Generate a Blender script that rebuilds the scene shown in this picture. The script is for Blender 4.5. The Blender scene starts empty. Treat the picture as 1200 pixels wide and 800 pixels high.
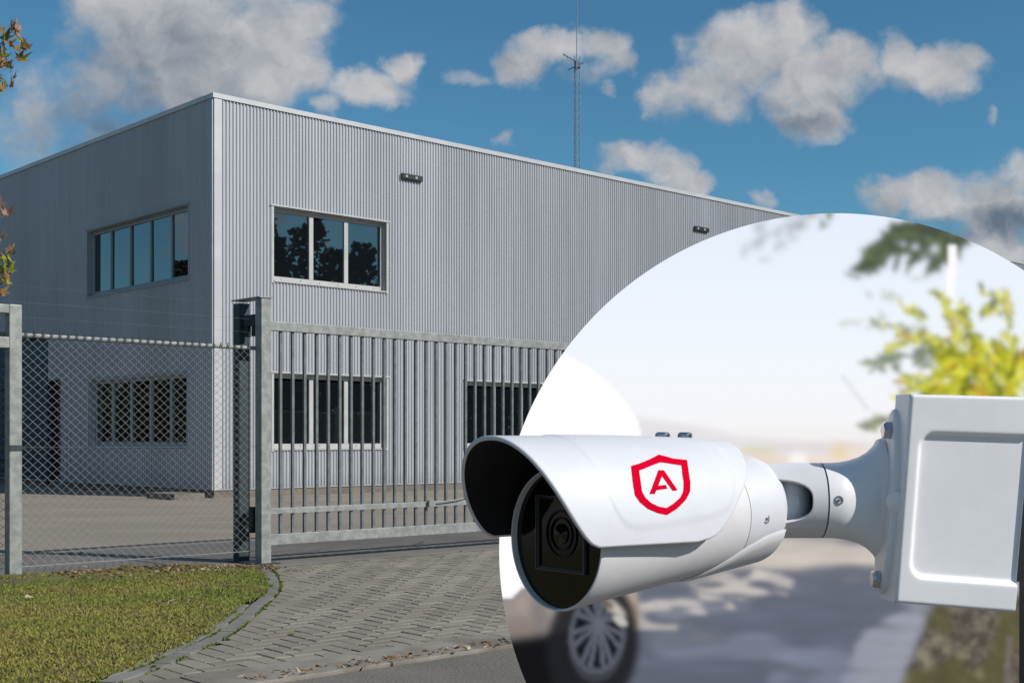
import bpy, bmesh, math, random
import numpy as np
from mathutils import Vector, Matrix, noise as mn
from mathutils.bvhtree import BVHTree
rnd = random.Random(7)
sc = bpy.context.scene
COL = sc.collection
# ------------------------------------------------------------------ camera
F = 1488.0; EYE = 1.15; HOR = 514.0
cam = bpy.data.objects.new('camera', bpy.data.cameras.new('camera')); COL.objects.link(cam)
cam.location = (0, 0, EYE); cam.rotation_euler = (math.radians(90), 0, 0)
cam.data.sensor_width = 36; cam.data.lens = F/1200*36
cam.data.shift_y = (HOR-400)/1200
cam.data.clip_start = .05; cam.data.clip_end = 3000
sc.camera = cam
# ------------------------------------------------------------------ light
SUN_EL, SUN_AZ = 36, -24           # azimuth measured from +X, negative = towards the viewer
a, e = math.radians(SUN_AZ), math.radians(SUN_EL)
to_sun = Vector((math.cos(e)*math.cos(a), math.cos(e)*math.sin(a), math.sin(e)))
sun = bpy.data.objects.new('sun', bpy.data.lights.new('sun', 'SUN')); COL.objects.link(sun)
sun.data.energy = 4.4; sun.data.angle = math.radians(.53); sun.data.color = (1, .955, .89)
sun.rotation_euler = to_sun.to_track_quat('Z', 'Y').to_euler()
sun.location = (20, -5, 20)
sc.view_settings.view_transform = 'Standard'; sc.view_settings.look = 'None'
sc.view_settings.gamma = 1; sc.view_settings.exposure = 0.0
EXPO = 0.0

# small node helper -------------------------------------------------
class NT:
    def __init__(s, nt): s.nt = nt; s.n = nt.nodes; s.l = nt.links
    def new(s, t, **k):
        n = s.n.new(t)
        for a_, v in k.items(): setattr(n, a_, v)
        return n
    def put(s, sock, v):
        if isinstance(v, bpy.types.NodeSocket): s.l.new(v, sock)
        else:
            if hasattr(sock.default_value, '__len__') and not hasattr(v, '__len__'): v = [v]*len(sock.default_value)
            if hasattr(v, '__len__') and len(v) == 3 and len(sock.default_value) == 4: v = (*v, 1)
            sock.default_value = v
    def m(s, op, a_, b=0.0, c=None, clamp=False):
        n = s.new('ShaderNodeMath', operation=op); n.use_clamp = clamp
        s.put(n.inputs[0], a_); s.put(n.inputs[1], b)
        if c is not None: s.put(n.inputs[2], c)
        return n.outputs[0]
    def ss(s, v, a_, b, o0=0., o1=1.):
        n = s.new('ShaderNodeMapRange', interpolation_type='SMOOTHSTEP')
        for i, x in enumerate((v, a_, b, o0, o1)): s.put(n.inputs[i], x)
        return n.outputs[0]
    def mix(s, f, a_, b):
        n = s.new('ShaderNodeMix', data_type='RGBA')
        s.put(n.inputs[0], f); s.put(n.inputs[6], a_); s.put(n.inputs[7], b)
        return n.outputs[2]
    def noise(s, v, scale, detail=4, rough=.55, dist=0.):
        n = s.new('ShaderNodeTexNoise'); s.put(n.inputs['Vector'], v)
        n.inputs['Scale'].default_value = scale; n.inputs['Detail'].default_value = detail
        n.inputs['Roughness'].default_value = rough; n.inputs['Distortion'].default_value = dist
        return n.outputs[0]

w = bpy.data.worlds.new('World'); sc.world = w; w.use_nodes = True
T = NT(w.node_tree); T.n.clear()
sky = T.new('ShaderNodeTexSky', sky_type='NISHITA'); sky.sun_disc = False
sky.sun_elevation = e; sky.sun_rotation = math.atan2(to_sun.x, to_sun.y)
sky.air_density = 1.0; sky.dust_density = .3; sky.ozone_density = 3.0
geo = T.new('ShaderNodeTexCoord').outputs['Generated']
sep = T.new('ShaderNodeSeparateXYZ'); T.l.new(geo, sep.inputs[0])
dx, dy, dz = sep.outputs
ysafe = T.m('MAXIMUM', dy, .05)
pu = T.m('DIVIDE', dx, ysafe); pv = T.m('DIVIDE', dz, ysafe)
cmb = T.new('ShaderNodeCombineXYZ'); T.put(cmb.inputs[0], pu); T.put(cmb.inputs[1], pv)
P = cmb.outputs[0]
# warp the cloud coordinates a little so that the banks get billowing outlines
wn = T.new('ShaderNodeTexNoise'); T.l.new(P, wn.inputs['Vector'])
wn.inputs['Scale'].default_value = 20; wn.inputs['Detail'].default_value = 9; wn.inputs['Roughness'].default_value = .56
wv = T.new('ShaderNodeVectorMath', operation='MULTIPLY_ADD')
T.l.new(wn.outputs['Color'], wv.inputs[0]); wv.inputs[1].default_value = (.055, .045, 0)
sub = T.new('ShaderNodeVectorMath', operation='SUBTRACT'); T.l.new(P, sub.inputs[0]); sub.inputs[1].default_value = (.0275, .0225, 0)
T.l.new(sub.outputs[0], wv.inputs[2])
PW = wv.outputs[0]
def field(blobs):
    acc = None
    for cx, cy, rx, ry, am in blobs:
        mp = T.new('ShaderNodeVectorMath', operation='SUBTRACT'); T.l.new(PW, mp.inputs[0])
        mp.inputs[1].default_value = ((cx-600)/F, (HOR-cy)/F, 0)
        ml = T.new('ShaderNodeVectorMath', operation='MULTIPLY'); T.l.new(mp.outputs[0], ml.inputs[0])
        ml.inputs[1].default_value = (F/rx, F/ry, 0)
        dt = T.new('ShaderNodeVectorMath', operation='DOT_PRODUCT'); T.l.new(ml.outputs[0], dt.inputs[0]); T.l.new(ml.outputs[0], dt.inputs[1])
        f = T.m('MULTIPLY_ADD', dt.outputs['Value'], -am, am)
        acc = f if acc is None else T.m('SMOOTH_MAX', acc, f, .25)
    return acc
BL = [(235,45,165,85,1.2),(335,45,60,75,1.1),(180,105,150,60,.9),(100,150,120,55,.55),(290,100,95,55,1),(345,75,50,50,1),(140,0,80,60,1),(330,-30,90,60,1),
      (432,108,52,24,.9),(474,82,28,24,1),(400,98,32,15,.6),(385,126,24,20,.8),
      (545,90,28,11,.45),(612,80,48,26,.9),(650,60,55,24,1),(700,52,42,26,1),(722,72,26,20,.7),(712,106,14,12,.7),(690,85,30,25,.6),
      (595,166,16,11,.6),(775,108,26,26,.7),
      (880,65,85,52,1.2),(915,42,60,34,1.1),(825,108,68,42,.9),(955,95,75,52,1.1),(955,140,55,28,.9),(1050,68,24,42,1),(1095,85,62,36,1),(1140,76,36,18,.8),(1000,75,50,42,1),
      (738,182,44,20,.9),(785,190,38,26,.8),(800,212,45,16,.8),(893,234,11,15,.6),(1155,126,10,12,.5),
      (1040,232,42,28,1),(1095,235,62,36,1.1),(1160,245,75,48,1.1),(1195,205,34,42,1),(1150,292,90,26,.8),(1260,230,90,60,1)]
DK = [(170,160,170,80,1),(150,70,110,60,.5),(1175,262,75,26,1.2),(1110,275,55,20,1),(800,140,60,22,.6),(950,150,60,18,.5),(200,60,60,50,.4),(790,120,30,16,.5),(650,95,60,12,.4)]
dens = field(BL); dark = field(DK)
fn = T.noise(P, 22, 9, .56)
dens = T.m('ADD', dens, T.m('MULTIPLY_ADD', fn, 2.3, -1.12))
front = T.ss(dy, .35, .5)
# the sky goes on round the horizon with clouds of the same kind
gn = T.noise(geo, 5.5, 9, .58, .2)
gd = T.ss(gn, .49, .63)
cov = T.mix(front, gd, T.ss(dens, -.15, 1.0))
va = T.new('ShaderNodeVectorMath', operation='ADD'); T.l.new(PW, va.inputs[0]); va.inputs[1].default_value = (.008, .012, 0)
fn0 = T.noise(PW, 15, 5, .55); fn1 = T.noise(va.outputs[0], 15, 5, .55)
light = T.m('ADD', T.m('ADD', T.m('MULTIPLY_ADD', T.noise(P, 9, 5, .5), 1.0, .26), T.m('MULTIPLY', T.m('SUBTRACT', fn0, fn1), 1.7)), T.m('MULTIPLY', T.m('MAXIMUM', dark, 0.), -.75))
light = T.mix(front, T.m('MULTIPLY_ADD', T.noise(geo, 11, 7, .6), 1.8, -.3), light)
LS = 10.0
ccol = T.mix(T.m('MAXIMUM', T.m('MINIMUM', light, 1.), 0.), tuple(LS*x for x in (.13,.17,.23)), tuple(LS*x for x in (.56,.56,.57)))
tint = T.new('ShaderNodeMix', data_type='RGBA', blend_type='MULTIPLY'); tint.inputs[0].default_value = 1
T.l.new(sky.outputs[0], tint.inputs[6]); tint.inputs[7].default_value = (.46, .83, .90, 1)
fin = T.mix(T.m('MULTIPLY', cov, .96), tint.outputs[2], ccol)
bg = T.new('ShaderNodeBackground'); T.l.new(fin, bg.inputs[0]); bg.inputs[1].default_value = .1
out = T.new('ShaderNodeOutputWorld'); T.l.new(bg.outputs[0], out.inputs[0])

# ------------------------------------------------------------------ materials
def mat(name, col, rough=.6, metal=0., var=.0, vs=5., col2=None, bump=0., bs=40., spec=None, streak=None, speck=0., ior=None, coat=0.):
    m = bpy.data.materials.new(name); m.use_nodes = True
    t = NT(m.node_tree); b = t.n['Principled BSDF']
    co = t.new('ShaderNodeTexCoord').outputs['Object']
    g = t.new('ShaderNodeNewGeometry').outputs['Position']
    v = g
    if streak:
        mp = t.new('ShaderNodeMapping'); t.l.new(g, mp.inputs[0]); mp.inputs['Scale'].default_value = streak; v = mp.outputs[0]
    c = (*col, 1)
    if var or col2:
        n1 = t.noise(v, vs, 5, .6)
        c2 = col2 or tuple(x*(1-var) for x in col)
        c = t.mix(t.ss(n1, .35, .65), (*col, 1), (*c2, 1))
    if speck:
        n2 = t.noise(g, bs*1.7, 2, .7)
        mu = t.new('ShaderNodeMix', data_type='RGBA', blend_type='MULTIPLY'); mu.inputs[0].default_value = 1
        t.put(mu.inputs[6], c)
        k = t.m('MULTIPLY_ADD', n2, 2*speck, 1-speck)
        cc = t.new('ShaderNodeCombineColor'); [t.put(cc.inputs[i], k) for i in range(3)]
        t.l.new(cc.outputs[0], mu.inputs[7]); c = mu.outputs[2]
    t.put(b.inputs['Base Color'], c)
    b.inputs['Roughness'].default_value = rough; b.inputs['Metallic'].default_value = metal
    if spec is not None: b.inputs['Specular IOR Level'].default_value = spec
    if ior: b.inputs['IOR'].default_value = ior
    if coat: b.inputs['Coat Weight'].default_value = coat; b.inputs['Coat Roughness'].default_value = .15
    if bump:
        bn = t.new('ShaderNodeBump'); bn.inputs['Strength'].default_value = bump; bn.inputs['Distance'].default_value = .01
        t.l.new(t.noise(g, bs, 4, .6), bn.inputs['Height']); t.l.new(bn.outputs[0], b.inputs['Normal'])
    return m
M = {}
def cladmat():
    m = mat('clad', (.40,.41,.445), .48, .1, .10, .6, streak=(1,1,.15), bump=.05, bs=4)
    t = NT(m.node_tree); b = t.n['Principled BSDF']; src = b.inputs['Base Color'].links[0].from_socket
    g = t.new('ShaderNodeNewGeometry').outputs['Position']
    def dot(v): n = t.new('ShaderNodeVectorMath', operation='DOT_PRODUCT'); t.l.new(g, n.inputs[0]); n.inputs[1].default_value = v; return n.outputs['Value']
    uu = dot((.7306,.6829,0)); ww = dot((-.6829,.7306,0))
    sp_ = t.new('ShaderNodeSeparateXYZ'); t.l.new(g, sp_.inputs[0])
    wn2 = t.new('ShaderNodeTexWhiteNoise', noise_dimensions='2D'); cb = t.new('ShaderNodeCombineXYZ')
    t.put(cb.inputs[0], t.m('FLOOR', t.m('DIVIDE', uu, 1.085))); t.put(cb.inputs[1], t.m('FLOOR', t.m('DIVIDE', ww, 1.085))); t.l.new(cb.outputs[0], wn2.inputs['Vector'])
    k = t.m('MULTIPLY_ADD', wn2.outputs['Value'], .09, .955)
    mp = t.new('ShaderNodeMapping'); t.l.new(g, mp.inputs[0]); mp.inputs['Scale'].default_value = (7,7,.25)
    k = t.m('MULTIPLY', k, t.ss(t.noise(mp.outputs[0], 1.0, 5, .6), .2, .75, .90, 1.04))
    k = t.m('MULTIPLY', k, t.ss(t.m('ADD', sp_.outputs[2], t.m('MULTIPLY', t.noise(g, 3, 4), .35)), .2, .75, .80, 1.))
    cc = t.new('ShaderNodeCombineColor'); [t.put(cc.inputs[i], k) for i in range(3)]
    mu = t.new('ShaderNodeMix', data_type='RGBA', blend_type='MULTIPLY'); mu.inputs[0].default_value = 1
    t.l.new(src, mu.inputs[6]); t.l.new(cc.outputs[0], mu.inputs[7]); t.l.new(mu.outputs[2], b.inputs['Base Color']); return m
M['clad'] = cladmat()
_ = mat('clad', (.345,.36,.395), .5, .1, .10, .6, streak=(1,1,.15), bump=.05, bs=4)
M['trim'] = mat('trim', (.49,.49,.50), .45, .1, .10, 2)
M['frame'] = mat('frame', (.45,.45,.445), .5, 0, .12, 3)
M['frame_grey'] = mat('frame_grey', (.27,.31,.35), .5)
M['glass'] = mat('glass', (.006,.008,.010), .015, 0, ior=2.3)
M['plinth'] = mat('plinth', (.20,.17,.14), .9, 0, .35, 3, bump=.3, bs=30, speck=.3)
M['bluedoor'] = mat('bluedoor', (.012,.05,.085), .45, 0, .15, 2)
M['black'] = mat('black', (.010,.012,.014), .5)
M['galv'] = mat('galv', (.32,.33,.315), .5, .2, .4, 14, col2=(.22,.235,.225), bump=.05, bs=60, speck=.25)
M['galvshade'] = mat('galvshade', (.17,.19,.195), .5, .2, .3, 14)  # galv darkened to put the bars' shaded sides into the colour
M['galvdark'] = mat('galvdark', (.045,.065,.075), .5, .3, .3, 14)  # dark galv; on the rear gate post it stands in for shade
M['wire'] = mat('wire', (.27,.275,.27), .55, .3)
M['thinwire'] = mat('thinwire', (.09,.10,.11), .6, .3)
M['paver'] = mat('paver', (.250,.228,.182), .9, 0, .0, 1.1, col2=(.195,.170,.135), bump=.35, bs=55, speck=.4)
M['paverb'] = mat('paverb', (.228,.210,.170), .9, 0, .0, 1.7, col2=(.185,.165,.132), bump=.35, bs=55, speck=.4)
M['joint'] = mat('joint', (.07,.062,.048), .95, 0, .5, 3, col2=(.05,.06,.02))
M['concrete'] = mat('concrete', (.25,.235,.21), .9, 0, .3, 3, col2=(.16,.15,.13), bump=.25, bs=60, speck=.3)
M['kerb'] = mat('kerb', (.27,.245,.21), .9, 0, .3, 2.2, col2=(.17,.145,.115), bump=.3, bs=60, speck=.25)
M['border'] = mat('border', (.215,.205,.19), .9, 0, .3, 4, col2=(.15,.15,.12), bump=.3, bs=60, speck=.25)
M['asphalt'] = mat('asphalt', (.175,.155,.130), .9, 0, .2, 1, bump=.6, bs=45, speck=.9)
M['yard'] = mat('yard', (.265,.228,.180), .92, 0, .25, .5, col2=(.22,.19,.15), bump=.4, bs=16, speck=.45, streak=(.6,1.6,1))
M['apron'] = mat('apron', (.18,.165,.145), .92, 0, .3, 1.1, col2=(.15,.135,.12), bump=.4, bs=50, speck=.4)
M['soil'] = mat('soil', (.125,.125,.03), .95, 0, .5, 5, col2=(.10,.078,.035), bump=.7, bs=25)
M['ground'] = mat('ground', (.09,.10,.045), .95, 0, .3, .3)
M['steel'] = mat('steel', (.55,.55,.56), .22, 1.0, .3, 60)
M['mast'] = mat('mast', (.22,.28,.34), .5, .4)
M['bark'] = mat('bark', (.12,.09,.06), .9, 0, .4, 20, bump=.8, bs=30)
M['woods'] = mat('woods', (.018,.028,.012), .9, 0, .5, .6)
M['roof'] = mat('roof', (.12,.12,.12), .9, 0, .2, 1)
M['campaint'] = mat('campaint', (.63,.64,.685), .5, 0, .05, 14, bump=.015, bs=900, coat=.1)
M['cambase'] = mat('cambase', (.66,.65,.675), .45, 0, .05, 14, bump=.03, bs=700)
M['boxpaint'] = mat('boxpaint', (.80,.79,.81), .45, 0, .05, 14, bump=.04, bs=600)
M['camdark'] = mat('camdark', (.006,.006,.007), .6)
M['camglass'] = mat('camglass', (.002,.002,.003), .06, 0, ior=1.5)
M['seam'] = mat('seam', (.16,.16,.17), .7)
M['bezel'] = mat('bezel', (.10,.10,.11), .2, .3)
M['lensring'] = mat('lensring', (.003,.003,.004), .5)
M['red'] = mat('red', (.58,.002,.022), .9, 0, .06, 60, spec=.0)
M['orange'] = mat('orange', (.35,.16,.06), .8)
M['leafbrown'] = mat('leafbrown', (.30,.19,.10), .8, 0, .4, 60, col2=(.18,.08,.035))
M['leafpale'] = mat('leafpale', (.50,.42,.28), .8, 0, .3, 60)
def leafmat(name, c, c2):
    m = mat(name, c, .6, 0, .1, 30, col2=c2)
    t = NT(m.node_tree); b = t.n['Principled BSDF']
    b.inputs['Subsurface Weight'].default_value = 0
    tr = t.new('ShaderNodeBsdfTranslucent'); 
    src = b.inputs['Base Color'].links[0].from_socket; t.l.new(src, tr.inputs[0])
    ms = t.new('ShaderNodeMixShader'); ms.inputs[0].default_value = .3
    t.l.new(b.outputs[0], ms.inputs[1]); t.l.new(tr.outputs[0], ms.inputs[2])
    t.l.new(ms.outputs[0], t.n['Material Output'].inputs[0]); return m
M['leafg'] = leafmat('leafg', (.16,.17,.03), (.06,.10,.02))
M['leafo'] = leafmat('leafo', (.30,.13,.05), (.22,.15,.03))
M['leafp'] = leafmat('leafp', (.42,.24,.17), (.30,.20,.10))
M['leafy'] = leafmat('leafy', (.40,.36,.03), (.16,.20,.03))
def attrmat(name, attr, rough=.8, emit=None, bump=0, bs=50, tl=0):
    m = bpy.data.materials.new(name); m.use_nodes = True
    t = NT(m.node_tree); b = t.n['Principled BSDF']
    at = t.new('ShaderNodeAttribute', attribute_name=attr)
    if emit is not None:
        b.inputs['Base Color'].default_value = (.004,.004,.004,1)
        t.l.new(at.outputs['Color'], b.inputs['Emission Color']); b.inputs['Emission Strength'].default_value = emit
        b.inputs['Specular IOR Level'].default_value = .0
    else: t.l.new(at.outputs['Color'], b.inputs['Base Color'])
    b.inputs['Roughness'].default_value = rough
    return m
M['blade'] = attrmat('blade', 'tone', .8)
M['print'] = attrmat('print', 'ink', .6, emit=2**(-EXPO))  # inset picture emits its own colours: added glow where the sun hardly reaches

# ------------------------------------------------------------------ builders
WL = {}
def tag(o, label=None, cat=None, group=None, kind=None):
    if label: o['label'] = label
    if cat: o['category'] = cat
    if group: o['group'] = group
    if kind: o['kind'] = kind
    return o
def thing(name, loc, label, cat, group=None):
    o = bpy.data.objects.new(name, None); COL.objects.link(o); o.location = loc
    o.empty_display_size = .2; WL[o.name] = Vector(loc)
    return tag(o, label, cat, group)
class MB:
    def __init__(s): s.v = []; s.f = []; s.mi = []; s.cur = 0
    def add(s, vs, fs):
        n = len(s.v); s.v += [tuple(x) for x in vs]
        for f in fs: s.f.append(tuple(i+n for i in f)); s.mi.append(s.cur)
        return s
    def hexa(s, p):      # 8 points, bottom 4 ccw then top 4
        return s.add(p, [(3,2,1,0),(4,5,6,7),(0,1,5,4),(1,2,6,5),(2,3,7,6),(3,0,4,7)])
    def box(s, x0, x1, y0, y1, z0, z1, fr=None):
        p = [(x0,y0,z0),(x1,y0,z0),(x1,y1,z0),(x0,y1,z0),(x0,y0,z1),(x1,y0,z1),(x1,y1,z1),(x0,y1,z1)]
        if fr: p = [fr(*q) for q in p]
        return s.hexa(p)
    def tube(s, p0, p1, r0, r1=None, n=8, cap=True):
        p0 = Vector(p0); p1 = Vector(p1); r1 = r0 if r1 is None else r1
        d = (p1-p0).normalized(); a_ = d.orthogonal().normalized(); b = d.cross(a_)
        vs = []
        for p, r in ((p0, r0), (p1, r1)):
            for i in range(n):
                t = 2*math.pi*i/n; vs.append(p+(a_*math.cos(t)+b*math.sin(t))*r)
        fs = [(i, (i+1) % n, (i+1) % n+n, i+n) for i in range(n)]
        if cap: fs += [tuple(range(n-1, -1, -1)), tuple(range(n, 2*n))]
        return s.add(vs, fs)
    def lathe(s, prof, org, ax, n=48, cap0=True, cap1=True, sq=None):
        # prof: list of (t along axis, radius, dz)
        ax = Vector(ax).normalized(); up = Vector((0,0,1)); si = ax.cross(up).normalized(); up = si.cross(ax)
        vs = []
        for q in prof:
            t, r = q[0], q[1]; dzz = q[2] if len(q) > 2 else 0
            c = Vector(org)+ax*t+Vector((0,0,dzz))
            for i in range(n):
                th = 2*math.pi*i/n; vs.append(c+si*math.cos(th)*r+up*math.sin(th)*r)
        fs = []
        for k in range(len(prof)-1):
            for i in range(n):
                j = (i+1) % n; fs.append((k*n+i, k*n+j, (k+1)*n+j, (k+1)*n+i))
        if cap0: fs.append(tuple(range(n-1, -1, -1)))
        if cap1: fs.append(tuple(range((len(prof)-1)*n, len(prof)*n)))
        return s.add(vs, fs)
    def grid(s, fn, nu, nv):
        vs = [fn(i/(nu), j/(nv)) for j in range(nv+1) for i in range(nu+1)]
        fs = [(j*(nu+1)+i, j*(nu+1)+i+1, (j+1)*(nu+1)+i+1, (j+1)*(nu+1)+i) for j in range(nv) for i in range(nu)]
        return s.add(vs, fs)
    def build(s, name, mats, parent=None, smooth=None, loc=None, bevel=0, kind=None, fix=True, link=True):
        if not isinstance(mats, (list, tuple)): mats = [mats]
        V = np.array(s.v, dtype=float)
        if loc is None:
            lo, hi = V.min(0), V.max(0); loc = ((lo[0]+hi[0])/2, (lo[1]+hi[1])/2, lo[2])
        loc = Vector(loc)
        me = bpy.data.meshes.new(name); me.from_pydata((V-np.array(loc)).tolist(), [], s.f)
        for m_ in mats: me.materials.append(m_)
        if len(mats) > 1: me.polygons.foreach_set('material_index', s.mi)
        if fix:
            bm = bmesh.new(); bm.from_mesh(me); bmesh.ops.recalc_face_normals(bm, faces=bm.faces)
            if bevel: bmesh.ops.bevel(bm, geom=bm.edges[:], offset=bevel, segments=2, profile=.6, affect='EDGES')
            bm.to_mesh(me); bm.free()
        if smooth is not None:
            me.polygons.foreach_set('use_smooth', [True]*len(me.polygons)); me.set_sharp_from_angle(angle=math.radians(smooth))
        o = bpy.data.objects.new(name, me)
        if link: COL.objects.link(o)
        pw = WL[parent.name] if parent else Vector((0,0,0))
        o.location = loc-pw; WL[o.name] = loc
        if parent: o.parent = parent
        if kind: o['kind'] = kind
        return o
def piece(src, parent, loc, rz=0, mat_=None):
    """another piece sharing src's mesh; loc in world"""
    o = src.copy(); COL.objects.link(o); o.parent = parent
    o.location = Vector(loc)-(WL[parent.name] if parent else Vector((0,0,0))); o.rotation_euler = (0,0,rz)
    WL[o.name] = Vector(loc); return o
# building-aligned coordinates
DR = Vector((.7306,.6829,0)); DL = Vector((-.6829,.7306,0)); ANG = math.atan2(DR.y, DR.x)
def W(u, w_, z=0): return Vector((u*DR.x+w_*DL.x, u*DR.y+w_*DL.y, z))
def PX(px, py, Y): return Vector(((px-600)/F*Y, Y, EYE+(HOR-py)/F*Y))
def uw(p): return (p.x*DR.x+p.y*DR.y, p.x*DL.x+p.y*DL.y)
def struct(mb, name, m, label=None, **k):
    o = mb.build(name, m, None, **k); o['kind'] = 'structure'; 
    if label: o['label'] = label
    return o

# ------------------------------------------------------------------ ground
g = MB(); g.add([(-900,-300,-.05),(900,-300,-.05),(900,1500,-.05),(-900,1500,-.05)], [(0,1,2,3)])
struct(g, 'ground', M['ground'], 'flat open ground reaching to the horizon')
def sheet(name, u0, u1, w0, w1, z, m, label=None):
    b = MB(); b.add([W(u0,w0,z),W(u1,w0,z),W(u1,w1,z),W(u0,w1,z)], [(0,1,2,3)])
    return struct(b, name, m, label)
sheet('road', -80, 120, -8, 5.16, -.012, M['asphalt'], 'grey brown asphalt road in front of the driveway')
sheet('yard', -60, 110, 9.8, 60, -.008, M['yard'], 'paved yard between the fence and the building')
base = sheet('driveway', -1.5, 16, 5.16, 9.88, -.028, M['joint'], 'herringbone brick driveway leading up to the gate')

# lawn edge curve in (u,w)
def smoothcurve(pts, n):
    out_ = []
    for i in range(len(pts)-1):
        p0 = pts[max(i-1,0)]; p1 = pts[i]; p2 = pts[i+1]; p3 = pts[min(i+2, len(pts)-1)]
        for k in range(n):
            t = k/n
            out_.append(tuple(.5*((2*p1[j])+(-p0[j]+p2[j])*t+(2*p0[j]-5*p1[j]+4*p2[j]-p3[j])*t*t+(-p0[j]+3*p1[j]-3*p2[j]+p3[j])*t**3) for j in range(2)))
    out_.append(pts[-1]); return out_
def g2(px, py): Y = F*EYE/(py-HOR); return uw(Vector(((px-600)/F*Y, Y, 0)))
edge_px = [(137,800),(190,782),(227,765),(264,748),(289,731),(310,711),(328,692),(326,676),(316,664)]
edge = smoothcurve([g2(*p) for p in edge_px], 6)      # joint between border stones and pavers
eu = [q[0] for q in edge]; ew = [q[1] for q in edge]
def edge_u(w_):                                        # u of the edge at this w
    if w_ <= ew[0]:
        return eu[0]+(w_-ew[0])*(eu[1]-eu[0])/(ew[1]-ew[0])
    for i in range(len(ew)-1):
        if ew[i] <= w_ <= ew[i+1]: return eu[i]+(eu[i+1]-eu[i])*(w_-ew[i])/(ew[i+1]-ew[i]+1e-9)
    return eu[-1]
# pavers
PW_, PL_ = .115, .23
def paver_mesh(seed, m):
    r = random.Random(seed); b = MB()
    x, y = PL_/2-.0055, PW_/2-.0055; c = .005
    z = [r.uniform(-.0015,.0015) for _ in range(4)]
    vs = [(-x,-y,-.03),(x,-y,-.03),(x,y,-.03),(-x,y,-.03),(-x,-y,-c),(x,-y,-c),(x,y,-c),(-x,y,-c),
          (-x+c,-y+c,z[0]),(x-c,-y+c,z[1]),(x-c,y-c,z[2]),(-x+c,y-c,z[3])]
    fs = [(0,1,5,4),(1,2,6,5),(2,3,7,6),(3,0,4,7),(4,5,9,8),(5,6,10,9),(6,7,11,10),(7,4,8,11),(8,9,10,11)]
    b.add(vs, fs); return b, m
protos = [paver_mesh(i, M['paver'] if i % 3 else M['paverb']) for i in range(6)]
rot = math.radians(40)
def cut(poly, keep):                 # Sutherland-Hodgman against edge curve is overkill: clip by half planes list
    for (ax_, ay_, nx_, ny_) in keep:
        res = []
        for i in range(len(poly)):
            p, q = poly[i], poly[(i+1) % len(poly)]
            dp = (p[0]-ax_)*nx_+(p[1]-ay_)*ny_; dq = (q[0]-ax_)*nx_+(q[1]-ay_)*ny_
            if dp >= 0: res.append(p)
            if (dp >= 0) != (dq >= 0):
                t = dp/(dp-dq); res.append((p[0]+(q[0]-p[0])*t, p[1]+(q[1]-p[1])*t))
        poly = res
        if not poly: return []
    return poly
whole, part_polys = [], []
ex, ey = Vector((math.cos(rot), math.sin(rot))), Vector((-math.sin(rot), math.cos(rot)))
lawn_pts = [W(u_, w_) for u_, w_ in edge]
for i in range(-75, 76):
    for j in range(-75, 76):
        for o_ in (0, 1):
            # herringbone lattice: step (1,1)w, period (2,-2)w ... horizontal (2x1) and vertical (1x2)
            bx = i+2*j; by = i-2*j
            if o_ == 0: c_ = (bx+1, by+.5); hor = True
            else: c_ = (bx+.5+0, by+2.0); hor = False
            cx, cy = c_[0]*PW_, c_[1]*PW_
            p = ex*cx+ey*cy+Vector((1.0, 9.0))
            P3 = Vector((p.x, p.y, 0)); u_, w_ = uw(P3)
            if not (0 < u_ < 16 and 5.3 < w_ < 10.1): continue
            ang = rot+(0 if hor else math.pi/2)
            ca, sa = math.cos(ang), math.sin(ang)
            hx, hy = PL_/2-.0055, PW_/2-.0055
            cs = [(p.x+ca*a1*hx-sa*b1*hy, p.y+sa*a1*hx+ca*b1*hy) for a1, b1 in ((-1,-1),(1,-1),(1,1),(-1,1))]
            uws = [uw(Vector((q[0], q[1], 0))) for q in cs]
            ins = [q[1] > 5.585 and q[1] < 9.775 and q[0] > edge_u(q[1])+.004 for q in uws]
            if not any(ins): continue
            if all(ins): whole.append((p.x, p.y, ang)); continue
            eu_ = edge_u(w_); e1 = Vector((edge_u(w_+.1), w_+.1)); e0 = Vector((edge_u(w_-.1), w_-.1)); d_ = (e1-e0).normalized()
            poly = cut(uws, [(0,5.585,0,1),(0,9.775,0,-1),(eu_+.006, w_, d_.y, -d_.x)])
            if len(poly) >= 3:
                A = abs(sum(poly[k][0]*poly[(k+1)%len(poly)][1]-poly[(k+1)%len(poly)][0]*poly[k][1] for k in range(len(poly))))/2
                if A > .002: part_polys.append(poly)
def inview(x, y, z=0):
    if y < .3: return False
    return -30 < 600+F*x/y < 640 and HOR+F*(EYE-z)/y < 830
whole.sort(key=lambda q: (0 if inview(q[0], q[1]) else 1, q[1]))
pm = []
for k, (b, m_) in enumerate(protos):
    o = b.build('paver', m_, base, loc=(0,0,0), link=False); pm.append(o.data); bpy.data.objects.remove(o)
for k, (x, y, an) in enumerate(whole[:290]):
    o = bpy.data.objects.new('paver', pm[rnd.randrange(6)]); COL.objects.link(o); o.parent = base
    o.location = Vector((x, y, rnd.uniform(-.0015,.001)))-WL[base.name]; o.rotation_euler = (rnd.gauss(0,.003), rnd.gauss(0,.003), an+(math.pi if rnd.random()<.5 else 0))
rest = MB()
for x, y, an in whole[290:]:
    b, m_ = protos[rnd.randrange(6)]; ca, sa = math.cos(an), math.sin(an); rest.cur = 0 if m_ is M['paver'] else 1; dz_ = rnd.uniform(-.0015,.001)
    rest.add([(x+ca*v[0]-sa*v[1], y+sa*v[0]+ca*v[1], v[2]+dz_) for v in b.v], b.f)
for poly in part_polys:
    n = len(poly); rest.cur = rnd.randrange(2); dz_ = rnd.uniform(-.0015,.001)
    rest.add([W(q[0], q[1], -.03) for q in poly]+[W(q[0], q[1], dz_) for q in poly],
             [tuple(range(n, 2*n))]+[(i, (i+1)%n, (i+1)%n+n, i+n) for i in range(n)])
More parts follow.
